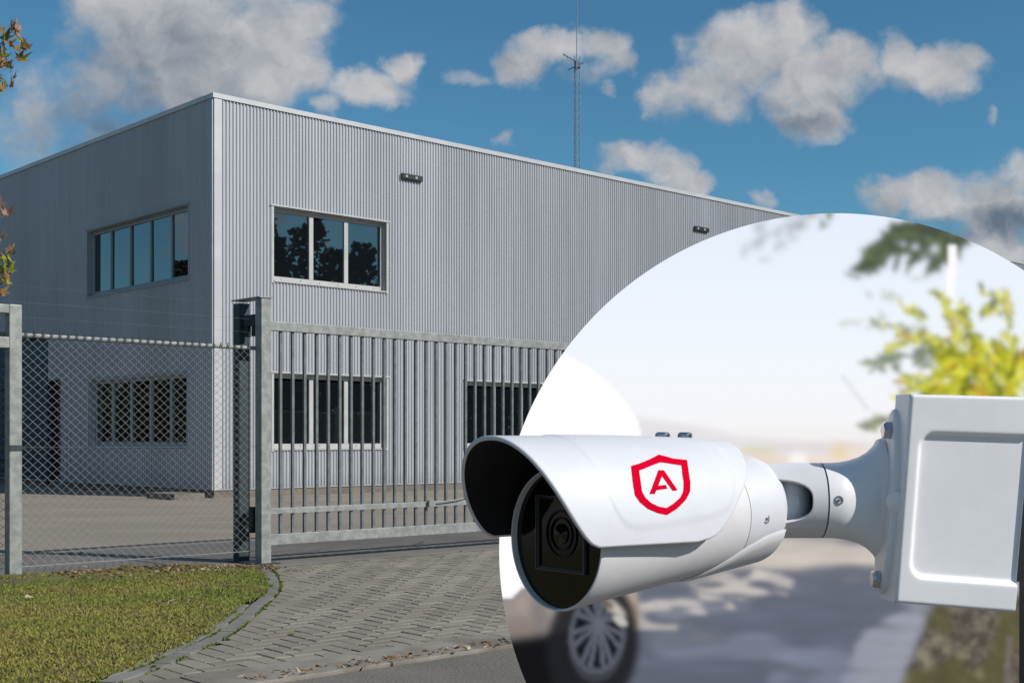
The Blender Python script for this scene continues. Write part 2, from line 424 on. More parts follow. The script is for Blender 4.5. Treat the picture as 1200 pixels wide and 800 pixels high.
rest.build('far_pavers', [M['paver'], M['paverb']], base, kind='stuff')
# kerb strip of concrete lengths
kb = sheet('kerb', -40, 60, 5.165, 5.60, -.024, M['joint'], 'flush concrete kerb strip between driveway and road')
b = MB(); b.box(-.496,.496,-.19,.19,-.02,.006); ks = b.build('kerb_stone', M['kerb'], kb, bevel=.006, loc=(0,0,0))
ks.location = W(-10.5,5.37,0)-WL[kb.name]; ks.rotation_euler = (0,0,ANG)
for k in range(-10, 26): piece(ks, kb, W(k+.5, 5.37, rnd.uniform(-.002,.002)), ANG+rnd.gauss(0,.001))
b = MB(); b.box(-40,-11,5.19,5.56,-.02,.006, W); b.box(26,60,5.19,5.56,-.02,.006, W); b.build('far_kerb_stones', M['kerb'], kb)
# border stones along the lawn
bd = MB(); bd.add([W(*edge[0],-.02),W(edge[0][0]-.3,edge[0][1],-.02),W(edge[-1][0]-.3,edge[-1][1],-.02),W(*edge[-1],-.02)], [(0,1,2,3)])
bd = struct(bd, 'lawn_border', M['joint'], 'curved double row of edging stones between lawn and driveway')
L = 0; acc = [0]
for i in range(len(edge)-1): L += math.dist(edge[i], edge[i+1]); acc.append(L)
def at_len(s_):
    s_ = min(max(s_, 0), L-1e-6)
    for i in range(len(acc)-1):
        if acc[i] <= s_ <= acc[i+1]:
            t = (s_-acc[i])/(acc[i+1]-acc[i]); a1, b1 = edge[i], edge[i+1]
            d = ((b1[0]-a1[0]), (b1[1]-a1[1])); n = math.hypot(*d)
            return (a1[0]+d[0]*t, a1[1]+d[1]*t), (-d[1]/n, d[0]/n)
s_ = 0
while s_ < L-.1:
    ln = .27
    for row, (a0, a1) in enumerate(((.008,.105),(.117,.215))):
        if row == 1 and s_ > 2.6: continue
        (p0, n0), (p1, n1) = at_len(s_+.006+row*.1), at_len(min(s_+ln-.006+row*.1, L))
        q = [(p0[0]+n0[0]*a0, p0[1]+n0[1]*a0), (p1[0]+n1[0]*a0, p1[1]+n1[1]*a0), (p1[0]+n1[0]*a1, p1[1]+n1[1]*a1), (p0[0]+n0[0]*a1, p0[1]+n0[1]*a1)]
        z = .004+row*.006+rnd.uniform(-.004,.004)
        m_ = MB(); m_.hexa([W(*x, -.018) for x in q]+[W(*x, z) for x in q]); m_.build('border_stone', M['border'], bd, bevel=.004)
    s_ += ln
# narrow dark ground strip and concrete apron under the gate and fence
b = MB(); b.box(6.2,16,9.785,9.85,-.03,-.006, W); struct(b, 'dark_strip', M['black'], 'narrow dark strip on the ground under the gate')
ap = sheet('apron', -12, 16, 9.852, 12.5, -.022, M['joint'], 'concrete slab apron behind the gate and fence')
for k in range(-4, 6):
    m_ = MB(); m_.box(k*2.9+.012-.2, k*2.9+2.888-.2, 9.86, 12.47, -.018, .002+rnd.uniform(-.002,.002), W); m_.build('concrete_slab', M['apron'], ap, bevel=.005)

# ------------------------------------------------------------------ lawn
def lawn_h(u_, w_):
    d = u_-(edge_u(min(max(w_, ew[0]), 9.9))-.14)      # negative inside the lawn
    inn = min(1, max(0, -d/.5))
    h = .008+.054*inn*(.4+.6*min(1, max(0,(6.2-u_)/2.5)))*min(1,max(0,(w_-5.6)/.8))
    h += .014*mn.noise(Vector((u_*1.7, w_*1.7, 0)))+.006*mn.noise(Vector((u_*7, w_*7, 3)))
    k = min(1, max(0, (w_-9.2)/.5))*min(1, max(0, (6.2-u_)/1.0))
    h += .035*k*(.6+mn.noise(Vector((u_*4, w_*4, 8))))
    return h
NW = 70
def lawn_pt(i, j):
    w_ = 5.6+(9.98-5.6)*j; ue = edge_u(w_)-.115-.14*max(0,min(1,(8.0-w_)/.4))
    if w_ < ew[0]: ue = min(ue, eu[0]-.3)
    u_ = -16+(ue+16)*(1-(1-i)**2.2)
    return W(u_, w_, lawn_h(u_, w_))
b = MB(); b.grid(lawn_pt, 160, NW); lawn = struct(b, 'lawn', M['soil'], 'mossy lawn in front of the chain link fence', smooth=80)
# grass blades
rs = np.random.RandomState(3)
def lerp(a_, b_, t): return tuple(x+(y-x)*t for x, y in zip(a_, b_))
vs, fs, tone = [], [], []
n_b = 0
while n_b < 95000:
    Y = 5.6+5.6*rs.rand()**1.2; px = -260+600*rs.rand(); X = (px-600)/F*Y
    u_, w_ = X*DR.x+Y*DR.y, X*DL.x+Y*DL.y
    if not 5.63 < w_ < 9.95: n_b += .2; continue
    eu_ = edge_u(w_)-.10-.05*mn.noise(Vector((w_*5,0,0)))-.10*max(0,min(1,(8.0-w_)/.4))
    if u_ > eu_: n_b += .2; continue
    pn = mn.noise(Vector((u_*1.3, w_*1.3, 5))); pf = mn.noise(Vector((u_*6, w_*6, 9)))
    bare = max(0, min(1, (w_-9.25)/.35))*.9*(.6+.8*pf+.5*pn+.2)+max(0, -.25-pf)*1.2
    if rs.rand() < bare: n_b += .3; continue
    near_edge = max(0, 1-(eu_-u_)/.6)
    gr = .30+.9*pn+.45*max(0,(w_-7.6)/2)+.5*near_edge*(1 if w_ > 7.5 else 0)+.4*pf
    gr = min(1, max(0, gr))
    c = lerp((.29,.25,.055), (.150,.205,.020), gr)
    k = .6+.6*rs.rand(); c = tuple(x*k for x in c)
    if rs.rand() < .09: c = (.24,.18,.08)
    h = (.008+.012*rs.rand())*(1+.5*max(0,pf)); z = lawn_h(u_, w_)-.002
    a_ = rs.rand()*math.tau; wd = .0035+.003*rs.rand(); lx, ly = (rs.randn(2)*.012)
    n = len(vs); ca, sa = math.cos(a_)*wd, math.sin(a_)*wd
    vs += [(X-ca, Y-sa, z), (X+ca, Y+sa, z), (X+lx, Y+ly, z+h)]; fs.append((n, n+1, n+2)); tone.append(c); n_b += 1
me = bpy.data.meshes.new('grass'); me.from_pydata(vs, [], fs)
at = me.color_attributes.new('tone', 'FLOAT_COLOR', 'POINT')
tv = np.ones((len(vs), 4), dtype=np.float32); tv[:, :3] = np.repeat(np.array(tone, dtype=np.float32), 3, 0); at.data.foreach_set('color', tv.ravel())
me.materials.append(M['blade']); go = bpy.data.objects.new('grass', me); COL.objects.link(go)
tag(go, 'short mossy green and yellowish grass', 'grass', kind='stuff')

# ------------------------------------------------------------------ building
CX, CY = -5.83, 24.8
u0, w0 = uw(Vector((CX, CY, 0)))
BZ0, BZ1 = .15, 7.90
LR, LLF = 48.0, 20.0
bld = thing('warehouse', W(u0, w0, 0), 'grey corrugated metal office and warehouse building with ribbon windows', 'building')
def fr_right(s_, d, z): return W(u0+s_, w0-d, z)           # d = out of the facade
def fr_left(s_, d, z): return W(u0-d, w0+s_, z)
def cladding(fr, s0, s1, holes, z0, z1):
    b = MB(); pitch = .0775; n = int((s1-s0)/pitch)
    for k in range(n):
        a0 = s0+k*pitch
        prof = [(a0, 0), (a0+.012, 0), (a0+.031, .025), (a0+.053, .025), (a0+.0715, 0), (a0+pitch, 0)]
        zs = [(z0, z1)]
        for h0, h1, hz0, hz1 in holes:
            if a0+pitch > h0+.02 and a0 < h1-.02:
                zs = [q for p in zs for q in ((p[0], min(p[1], hz0)), (max(p[0], hz1), p[1])) if q[1]-q[0] > .01] if True else zs
        for za, zb in zs:
            for i in range(5):
                (x0, d0), (x1, d1) = prof[i], prof[i+1]
                b.add([fr(x0,d0,za), fr(x1,d1,za), fr(x1,d1,zb), fr(x0,d0,zb)], [(0,1,2,3)])
    return b
winR = [(1.354, 4.213, 4.36, 5.84), (1.354, 4.213, .95, 2.46), (6.50, 9.36, .95, 2.46), (11.65,14.51,.95,2.46), (16.8,19.66,.95,2.46), (21.95,24.8,.95,2.46), (27.1,29.96,.95,2.46), (32.2,35.06,.95,2.46)]
winL = [(.945, 5.56, 4.37, 5.84), (1.0, 5.45, .98, 2.46)]
doorL = (7.01, 7.78, .0, 2.55); bigdoor = (7.78, 12.4, 0, 3.6)
o = cladding(fr_right, .17, LR, winR, BZ0+.012, BZ1-.10).build('wall_cladding', M['clad'], bld, fix=False)
o = cladding(fr_left, .06, LLF, winL+[doorL, bigdoor], BZ0+.012, BZ1-.10).build('wall_cladding', M['clad'], bld, fix=False)
b = MB(); b.box(0, .17, -.05, .030, BZ0+.012, BZ1-.10, fr_right); b.box(.0, .06, -.045, .027, BZ0+.012, BZ1-.10, fr_left); b.build('corner_trim', M['trim'], bld)
b = MB(); b.box(-.035, LR, -.25, .045, BZ1-.095, BZ1, fr_right); b.box(.255, LLF, -.25, .045, BZ1-.095, BZ1-.002, fr_left); b.build('roof_fascia', M['trim'], bld)
b = MB(); b.box(-.0, LR, -.2, .028, BZ0-.004, BZ0+.01, fr_right); b.box(.0, LLF, -.2, .028, BZ0-.004, BZ0+.011, fr_left); b.build('base_flashing', M['trim'], bld)
b = MB(); b.box(0.01, LR, -.3, .004, -.04, BZ0-.005, fr_right); b.box(.31, LLF, -.3, -.02, -.04, BZ0-.006, fr_left); b.build('plinth', M['plinth'], bld)
b = MB(); b.add([W(u0+.1,w0+.1,BZ1-.12), W(u0+LR-.1,w0+.1,BZ1-.12), W(u0+LR-.1,w0+LLF,BZ1-.12), W(u0+.1,w0+LLF,BZ1-.12)], [(0,1,2,3)])
b.box(u0+LR-.2, u0+LR, w0+.05, w0+LLF, 0, BZ1-.13, W); b.box(u0+.3, u0+LR-.21, w0+LLF-.2, w0+LLF-.01, 0, BZ1-.13, W); b.build('roof', M['roof'], bld)
def window(fr, s0, s1, z0, z1, muls, fm, trim=True, rec=.10):
    # outer flashing
    b = MB(); t = .055
    b.box(s0-t, s0, -.02, .034, z0-t, z1+t*.4, fr); b.box(s1, s1+t, -.02, .034, z0-t, z1+t*.4, fr)
    b.box(s0-t-.02, s1+t+.02, -.02, .05, z1+t*.4+.001, z1+t, fr); b.box(s0, s1, -rec+.006, .045, z0-.03, z0, fr)
    wn_ = b.build('window', fm if trim else M['frame_grey'], bld)
    b = MB(); b.box(s0, s0+.012, -rec, -.021, z0+.001, z1, fr); b.box(s1-.012, s1, -rec, -.021, z0+.001, z1, fr); b.box(s0+.012, s1-.012, -rec, -.021, z1-.014, z1-.001, fr)
    b.build('reveal', fm if trim else M['frame_grey'], wn_)
    f = .07
    b = MB(); d0, d1 = -rec-.05, -rec+.004
    b.box(s0, s1, d0, d1, z0+.002, z0+f+.03, fr); b.box(s0, s1, d0, d1, z1-f, z1-.001, fr)
    b.box(s0, s0+f, d0, d1, z0+f+.03, z1-f, fr); b.box(s1-f, s1, d0, d1, z0+f+.03, z1-f, fr)
    b.build('frame', fm, wn_)
    if trim:
        b = MB()
        for k in range(6):
            x = s0+.25+k*(s1-s0-.5)/5; b.tube(fr(x, d1-.002, z0+.05), fr(x, d1+.004, z0+.05), .012, n=6)
        b.build('drain_cap', M['black'], wn_, kind='stuff')
    xs = [s0+f]+muls+[s1-f]
    for mx in muls:
        b = MB(); b.box(mx-.05 if trim else mx-.028, mx+.05 if trim else mx+.028, d0+.001, d1+.004, z0+f+.031, z1-f-.001, fr); b.build('mullion', fm, wn_)
    for i in range(len(xs)-1):
        tl = rnd.gauss(0,.003); tz = rnd.gauss(0,.003)
        b = MB(); b.add([fr(xs[i],-rec-.03+tl,z0+f+.03), fr(xs[i+1],-rec-.03-tl,z0+f+.03), fr(xs[i+1],-rec-.03-tl+tz,z1-f), fr(xs[i],-rec-.03+tl+tz,z1-f)], [(0,1,2,3)])
        b.build('pane', M['glass'], wn_)
    return wn_
for s0, s1, z0, z1 in winR:
    L_ = s1-s0; window(fr_right, s0, s1, z0, z1, [s0+L_*.345, s0+L_*.655], M['frame'])
for s0, s1, z0, z1 in winL:
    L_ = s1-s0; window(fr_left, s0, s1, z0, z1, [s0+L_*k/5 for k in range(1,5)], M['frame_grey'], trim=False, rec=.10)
# doors in the shaded wall
s0, s1, z0, z1 = doorL
b = MB(); b.box(s0, s1, -.25, -.12, 0, z1, fr_left); dr = b.build('door', M['black'], bld)
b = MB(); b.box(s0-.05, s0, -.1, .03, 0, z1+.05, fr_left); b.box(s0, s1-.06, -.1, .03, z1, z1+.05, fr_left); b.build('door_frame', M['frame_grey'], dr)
s0, s1, z0, z1 = bigdoor
b = MB(); b.box(s0-.05, s0+.05, -.1, .03, 0, z1+.05, fr_left); b.box(s0+.05, s1, -.1, .03, z1, z1+.05, fr_left); b.box(s1, s1+.05, -.1, .03, 0, z1+.05, fr_left)
dr = b.build('loading_door', M['bluedoor'], bld); dr['label'] = 'dark blue sectional loading door'
n = 6
for k in range(n):
    b = MB(); b.box(s0+.05, s1-.001, -.12, -.06, z0+k*z1/n+.008, z0+(k+1)*z1/n-.008, fr_left); b.build('door_panel', M['bluedoor'], dr)
b = MB(); b.box(9.3, 9.55, -.059, -.02, 1.65, 1.8, fr_left); b.build('door_window', M['frame'], dr)
# step beside the corner
b = MB(); b.box(-.95, -.30, -1.2, -.1, -.02, .105, lambda s_, d, z: W(u0+s_, w0-d-1.3+1.0, z))
o = b.build('doorstep', M['plinth'], None, bevel=.008); tag(o, 'low concrete block lying at the foot of the building corner', 'block')
# flood lights under the eaves
for i, (s0, s1) in enumerate(((4.61,5.19),(14.79,15.4),(25.0,25.6))):
    t = thing('wall_lamp', fr_right((s0+s1)/2, .03, 6.85), ['black rectangular wall lamp above and right of the upper office window','black rectangular wall lamp near the round inset, high on the corrugated wall','third black wall lamp, far along the corrugated wall'][i], 'wall lamp', 'lamps high on the corrugated wall')
    b = MB(); b.box(s0, s1, .028, .09, 6.87, 6.99, fr_right); b.build('housing', M['black'], t, bevel=.008)
    for q in (.15, .62):
        b = MB(); b.box(s0+(s1-s0)*q, s0+(s1-s0)*(q+.1),   .091, .095, 6.91, 6.95, fr_right); b.build('lens', M['frame'], t)
# lattice mast on the roof
mY = 50.; mx_ = .0511*mY
t = thing('antenna_mast', (mx_, mY, BZ1-.12), 'tall thin lattice antenna mast rising behind the roof edge', 'antenna mast')
top = EYE+449/F*mY; r = .15
r = .12
legs = [(mx_+r*math.cos(a_), mY+r*math.sin(a_)) for a_ in (.3, .3+2*math.pi/3, .3+4*math.pi/3)]
for lx, ly in legs:
    b = MB(); b.tube((lx,ly,BZ1-.12), (lx,ly,top), .018, n=6); b.build('leg', M['mast'], t)
b = MB(); z = BZ1-.1; k = 0
while z < top-.3:
    for i in range(3):
        p, q = legs[i], legs[(i+1) % 3]
        b.tube((*p, z), (*q, z+.33), .007, n=4); b.tube((*p, z+.33), (*q, z+.33), .006, n=4)
    z += .33
b.build('bracing', M['mast'], t)
b = MB(); b.tube((mx_,mY,top-.6), (mx_,mY,top+4.2), .02, .010, n=6); b.build('whip_antenna', M['mast'], t)
b = MB(); b.tube((mx_-.55,mY,top+.05), (mx_+.1,mY,top-.32), .022, n=6); b.tube((mx_-.35,mY+.1,top-.55), (mx_+.25,mY,top-.30), .02, n=6)
for q in range(4): b.tube((mx_-.5+q*.13,mY-.2,top-.0-q*.07), (mx_-.5+q*.13,mY+.2,top-.0-q*.07), .008, n=4)
b.box(mx_-.1,mx_+.14,mY-.1,mY+.1,top-.5,top-.28); b.build('side_antenna', M['mast'], t)

# ------------------------------------------------------------------ fence and gate (plane w = GW)
GW = 10.1
def up_at(px, w_):      # u where pixel column px meets plane w
    k = (px-600)/F      # (u*DRx+w*DLx) = k*(u*DRy+w*DLy)
    return w_*(k*DL.y-DL.x)/(DR.x-k*DR.y)
def fr_g(u_, d, z): return W(u_, GW-d, z)
uG = up_at(318, GW-.06)          # right edge of the gate post front face
gp = thing('gate_post', W(uG-.06, GW, 0), 'double galvanized gate post with guide roller between fence and gate', 'gate post')
GZ = 2.44
b = MB(); b.box(uG-.105, uG, -.05, .06, -.05, GZ, fr_g); b.build('post', M['galv'], gp, bevel=.006)
b = MB(); b.box(uG-.115, uG-.001, -.42, -.31, -.05, GZ-.02, fr_g); b.build('post', M['galvdark'], gp, bevel=.006)['label'] = 'rear guide post with its shade put into a dark colour'  # shade from the front post put into the colour by the dark galv
b = MB(); b.box(uG-.13, uG+.012, -.43, .07, GZ+.001, GZ+.012, fr_g); b.build('cap_plate', M['galv'], gp)
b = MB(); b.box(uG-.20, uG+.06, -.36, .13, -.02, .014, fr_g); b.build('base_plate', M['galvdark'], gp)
b = MB(); b.box(uG-.09, uG-.03, -.32, -.05, 2.20, 2.30, fr_g); b.tube(fr_g(uG-.06,-.13,2.10), fr_g(uG-.06,-.13,2.30), .03, n=12); b.tube(fr_g(uG-.06,-.25,2.10), fr_g(uG-.06,-.25,2.28), .03, n=12); b.build('guide_roller', M['black'], gp)
b = MB(); b.box(uG-.10, uG-.02, -.28, -.09, .34, .46, fr_g); b.tube(fr_g(uG-.06,-.16,.28), fr_g(uG-.06,-.16,.52), .04, n=12); b.build('lower_roller', M['black'], gp)
# gate (slides just behind the post plane)
gd_u0 = uG+.004; GL = 8.4
gt = thing('sliding_gate', fr_g(gd_u0+GL/2, -.0, 0), 'galvanized sliding gate with vertical bars closing the driveway', 'gate')
gy0, gy1 = -.035, .035
b = MB(); b.box(gd_u0, gd_u0+GL, gy0, gy1, 2.15, 2.235, fr_g); b.build('top_rail', M['galv'], gt, bevel=.004)
b = MB(); b.box(gd_u0, gd_u0+GL, gy0, gy1, .17, .27, fr_g); b.build('bottom_rail', M['galv'], gt, bevel=.004)
b = MB(); b.box(gd_u0, gd_u0+GL, gy0+.01, gy1-.005, .455, .51, fr_g); b.build('lower_rail', M['galv'], gt, bevel=.004)
b = MB(); b.box(-.013,.013,-.013,.013,0,1.638); bar = b.build('bar', M['galvshade'], gt, loc=(0,0,0)); 
b = MB(); b.box(-.013,.013,-.013,.013,0,.183); sb = b.build('short_bar', M['galvshade'], gt, loc=(0,0,0))
nb = int(GL/.134); firstbar = True
for k in range(nb):
    u_ = uG+.135+k*.134
    l1 = fr_g(u_, 0, .511); l2 = fr_g(u_, 0, .271)
    if k == 0:
        for o_, l_ in ((bar, l1), (sb, l2)): o_.location = l_-WL[gt.name]; o_.rotation_euler = (0,0,ANG); WL[o_.name] = l_
    else: piece(bar, gt, l1, ANG); piece(sb, gt, l2, ANG)
ue = gd_u0+GL
b = MB(); b.box(ue, ue+.07, -.035, .035, .17, 2.235, fr_g); b.build('end_stile', M['galv'], gt)
ub = up_at(509, GW-.1)
b = MB(); b.box(ub-.04, ub+.04, .036, .07, .46, .52, fr_g)
p0 = fr_g(ub, .06, .49); 
for k in range(14):
    a0, a1 = k/14, (k+1)/14; f = lambda a_: fr_g(ub+1.2*a_, .06, .5+.34*a_-.10*math.sin(math.pi*a_))
    b.tube(f(a0), f(a1), .006, n=5, cap=False)
b.build('tie_rope', M['wire'], gt)
# far gate post
t = thing('gate_post', fr_g(ue+.16, 0, 0), 'galvanized post at the closing end of the gate, behind the round inset', 'gate post')
b = MB(); b.box(ue+.1, ue+.22, -.06, .06, -.05, GZ, fr_g); b.build('post', M['galv'], t, bevel=.006)
b = MB(); b.box(ue+.09, ue+.23, -.07, .07, GZ+.001, GZ+.012, fr_g); b.build('cap_plate', M['galv'], t)
b = MB(); b.box(ue+.071, ue+.099, -.03, .03, 1.0, 1.2, fr_g); b.build('lock_keep', M['black'], t)

def chain_link(b, ua, ub_, z0, z1, d, s=.080, r=.0019, kx=1.14):
    def seg(p0, p1, dd): b.tube(fr_g(p0[0], dd, p0[1]), fr_g(p1[0], dd, p1[1]), r, n=3, cap=False)
    H = z1-z0; K = kx*H; n = int((ub_-ua+K)/s)+1
    for sg in (1, -1):
        for k in range(n):
            c = ua-K+k*s if sg == 1 else ua+k*s
            # clip
            t0, t1 = 0., 1.
            if sg == 1: t0 = max(0, (ua-c)/K); t1 = min(1, (ub_-c)/K)
            else: t0 = max(0, (c-ub_)/K); t1 = min(1, (c-ua)/K)
            if t1-t0 < .01: continue
            m_ = 4
            for q in range(m_):   # slight wave makes the wires interlock
                a0 = t0+(t1-t0)*q/m_; a1 = t0+(t1-t0)*(q+1)/m_
                w0_ = .0025*math.sin(q*1.7+k); w1_ = .0025*math.sin((q+1)*1.7+k)
                seg((c+sg*K*a0+w0_, z0+H*a0), (c+sg*K*a1+w1_, z0+H*a1), d+sg*.0015)
uL = up_at(10, GW-.05)
fn_l = thing('chain_link_fence', fr_g(uL-2, 0, 0), 'chain link fence with galvanized posts and wire strands left of the gate', 'fence')
FU0, FU1 = uL-8.5, uG-.13
b = MB(); chain_link(b, uL-1.6, FU1, .10, 1.985, -.075); b.build('chain_link_mesh', M['wire'], fn_l, kind='stuff')
b = MB(); b.tube(fr_g(FU0,-.075,1.985), fr_g(FU1+.1,-.075,1.985), .019, n=8); b.build('top_rail', M['galv'], fn_l)
b = MB(); u_ = FU0
while u_ < FU1:
    b.tube(fr_g(u_,-.06,1.965), fr_g(u_+.02,-.05,2.022), .003, n=3); b.tube(fr_g(u_+.03,-.06,1.965), fr_g(u_+.01,-.05,2.018), .003, n=3)
    b.tube(fr_g(u_,-.055,1.97), fr_g(u_+.035,-.055,2.0), .0035, n=3); u_ += .071
b.build('knuckled_wire_ends', M['galvdark'], fn_l, kind='stuff')
for z, r in ((1.08,.0018),(.12,.0025),(2.13,.0007),(2.25,.0008),(2.38,.0006)):
    b = MB(); b.tube(fr_g(FU0,-.07,z), fr_g(FU1+.09,-.07,z), r, n=4); b.build('wire_strand', M['wire'] if z < 1 else M['thinwire'], fn_l)
for u_, px2 in ((uL, 0), (uL-3.0, 0), (uL-5.6, 0)):
    b = MB(); b.box(u_+.008, u_+.108, -.05, .05, -.05, 2.215, fr_g); b.build('post', M['galv'], fn_l, bevel=.006)
b = MB(); b.box(uL-.92, uL+.007, -.05, .05, 2.145, 2.212, fr_g); b.build('portal_beam', M['galv'], fn_l, bevel=.004)
b = MB(); b.box(uL-.92, uL+.007, -.05, .05, 1.87, 1.955, fr_g); b.build('portal_beam', M['galv'], fn_l, bevel=.004)
b = MB(); b.box(uL-1.035, uL-.921, -.055, .055, -.05, 2.212, fr_g); b.build('post', M['galv'], fn_l, bevel=.006)
b = MB(); b.box(uL+.006, uL+.110, .051, .055, 1.055, 1.10, fr_g); b.build('wire_clamp', M['galvdark'], fn_l)
fr2 = thing('chain_link_fence', fr_g(ue+4, 0, 0), 'chain link fence continuing right of the gate, behind the round inset', 'fence')
for k in range(4):
    b = MB(); b.box(ue+.5+k*3, ue+.6+k*3, -.05, .05, -.05, 2.2, fr_g); b.build('post', M['galv'], fr2)
b = MB(); b.tube(fr_g(ue+.22,-.075,1.985), fr_g(ue+12,-.075,1.985), .019, n=8); b.build('top_rail', M['galv'], fr2)
b = MB(); chain_link(b, ue+.22, ue+12, .05, 1.985, -.075); b.build('chain_link_mesh', M['wire'], fr2, kind='stuff')

# ------------------------------------------------------------------ maple branches at the left
def leaf_mesh(m_, seed):
    r = random.Random(seed); b = MB()
    angs = [-2.3,-1.75,-1.15,-.85,-.45,0,.45,.85,1.15,1.75,2.3]; rad = [.34,.22,.72,.36,.42,1,.42,.36,.72,.22,.34]
    vs = [(0,0,0)]
    for a_, q in zip(angs, rad):
        q *= r.uniform(.85,1.1); vs.append((math.sin(a_)*q, math.cos(a_)*q, -.25*q*q+r.uniform(-.05,.05)))
    fs = [(0, i+2, i+1) for i in range(10)]
    b.add([(x*.05, y*.05, z*.05) for x, y, z in vs], fs)
    o = b.build('leaf', m_, None, loc=(0,0,0), fix=False, link=False); d = o.data; bpy.data.objects.remove(o); return d
LM = [leaf_mesh(M[k], i) for i, k in enumerate(('leafg','leafo','leafp','leafy','leafo','leafg'))]
tX, tY = -4.95, 8.6
tr = thing('maple_tree', (tX, tY, .03), 'young maple at the left edge with orange and green autumn leaves', 'tree')
b = MB(); pts = [Vector((tX,tY,-.02)), Vector((tX+.05,tY,1.2)), Vector((tX-.02,tY+.05,2.4)), Vector((tX+.06,tY,3.6)), Vector((tX,tY-.05,4.9))]
rr = [.09,.075,.06,.045,.02]
for i in range(4): b.tube(pts[i], pts[i+1], rr[i], rr[i+1], n=10)
b.build('trunk', M['bark'], tr, smooth=60)
twigs = MB(); leafs_near = []; leafs_far = []
def pathpt(z):
    for i in range(4):
        if pts[i].z <= z <= pts[i+1].z: return pts[i].lerp(pts[i+1], (z-pts[i].z)/(pts[i+1].z-pts[i].z))
    return pts[-1]
def branch(p, q, r0, seed, nl, sag=.1):
    R = random.Random(seed); n = 7; prev = p
    for i in range(1, n+1):
        t = i/n; c = p.lerp(q, t)+Vector((R.gauss(0,.02), R.gauss(0,.02), sag*math.sin(math.pi*t)+R.gauss(0,.02)))
        twigs.tube(prev, c, r0*(1-(i-1)/n)+.002, r0*(1-t)+.002, n=5, cap=False)
        if t > .35:
            for k in range(nl):
                lp = c+Vector((R.gauss(0,.07), R.gauss(0,.07), R.gauss(-.04,.06))); twigs.tube(c, lp, .0015, .001, n=3, cap=False)
                leafs_far.append(lp)
        prev = c
    return q
# big limbs out of frame
R = random.Random(5)
for k in range(46):
    z = R.uniform(1.9, 4.9); a_ = R.uniform(0, math.tau); ln = R.uniform(.6, 1.45)*(1.15-.12*abs(z-3.2))
    q = pathpt(z)+Vector((math.cos(a_)*ln, math.sin(a_)*ln, R.uniform(.15,.7)))
    if 600+F*q.x/q.y > -45: q.x = (-60-600)/F*q.y
    branch(pathpt(z), q, .014, k, 3)
# the two sprays that reach into the frame
def spray(px0, py0, px1, py1, pts2, Y):
    root = pathpt(PX(px0,py0,Y).z-.3); base_ = PX(px0, py0, Y)
    twigs.tube(root, base_, .016, .008, n=6, cap=False)
    prev = base_
    for (x, y) in pts2:
        c = PX(x, y, Y+R.uniform(-.1,.1)); twigs.tube(prev, c, .004, .002, n=4, cap=False); prev = c
def cl(px, py, Y, n, sx, sy, kinds):
    for _ in range(n):
        leafs_near.append((PX(px+R.gauss(0,sx), py+R.gauss(0,sy), Y+R.uniform(-.12,.12)), R.choice(kinds)))
spray(-60,90,-60,90,[(-20,70),(0,52),(18,40),(26,48)], 8.)
spray(-60,110,-60,110,[(-20,100),(-2,88),(6,96)], 8.)
spray(-60,250,-60,250,[(-20,246),(4,252)], 8.)
spray(-60,330,-60,330,[(-20,310),(0,300),(10,318)], 8.)
cl(16,34,8,6,6,4,[2,0,2]); cl(8,42,8,6,6,4,[0,0,1]); cl(28,52,8,5,4,5,[3,1,0]); cl(24,70,8,3,3,6,[3,1]); cl(4,62,8,8,5,6,[2,0,2]); cl(5,84,8,9,6,6,[0,1,2]); cl(4,102,8,8,6,6,[1,3,0]); cl(0,75,8,6,5,14,[0,1,2])
cl(2,240,8,4,3,5,[2,1]); cl(8,254,8,5,4,5,[1,2]); cl(2,282,8,5,5,6,[1,4]); cl(8,292,8,5,5,6,[2,1]); cl(6,312,8,9,6,6,[3,5,3]); cl(3,328,8,7,5,5,[3,1]); cl(0,340,8,4,3,5,[1])
cl(-14,60,8,14,8,26,[0,1,2,3]); cl(-14,300,8,16,8,34,[0,1,3])
twigs.build('branches', M['bark'], tr, fix=False)
for p, k in leafs_near:
    o = bpy.data.objects.new('leaf', LM[k]); COL.objects.link(o); o.parent = tr; o.location = p-WL[tr.name]
    o.rotation_euler = (R.uniform(.9,2.4), R.uniform(-.6,.6), R.uniform(-2.6,2.6)); s_ = R.uniform(1.0,1.7)
    o.scale = (s_, s_, s_)
b = MB()
for p in leafs_far:
    k = R.randrange(4); b.cur = k; me = LM[k]
    rm = Matrix.Rotation(R.uniform(0,6.3), 3, 'Z') @ Matrix.Rotation(R.uniform(.5,2.6), 3, 'X')
    b.add([p+rm @ v.co*1.1 for v in me.vertices], [tuple(f.vertices) for f in me.polygons])
b.build('crown', [M['leafg'],M['leafo'],M['leafp'],M['leafy']], tr, fix=False, kind='stuff')
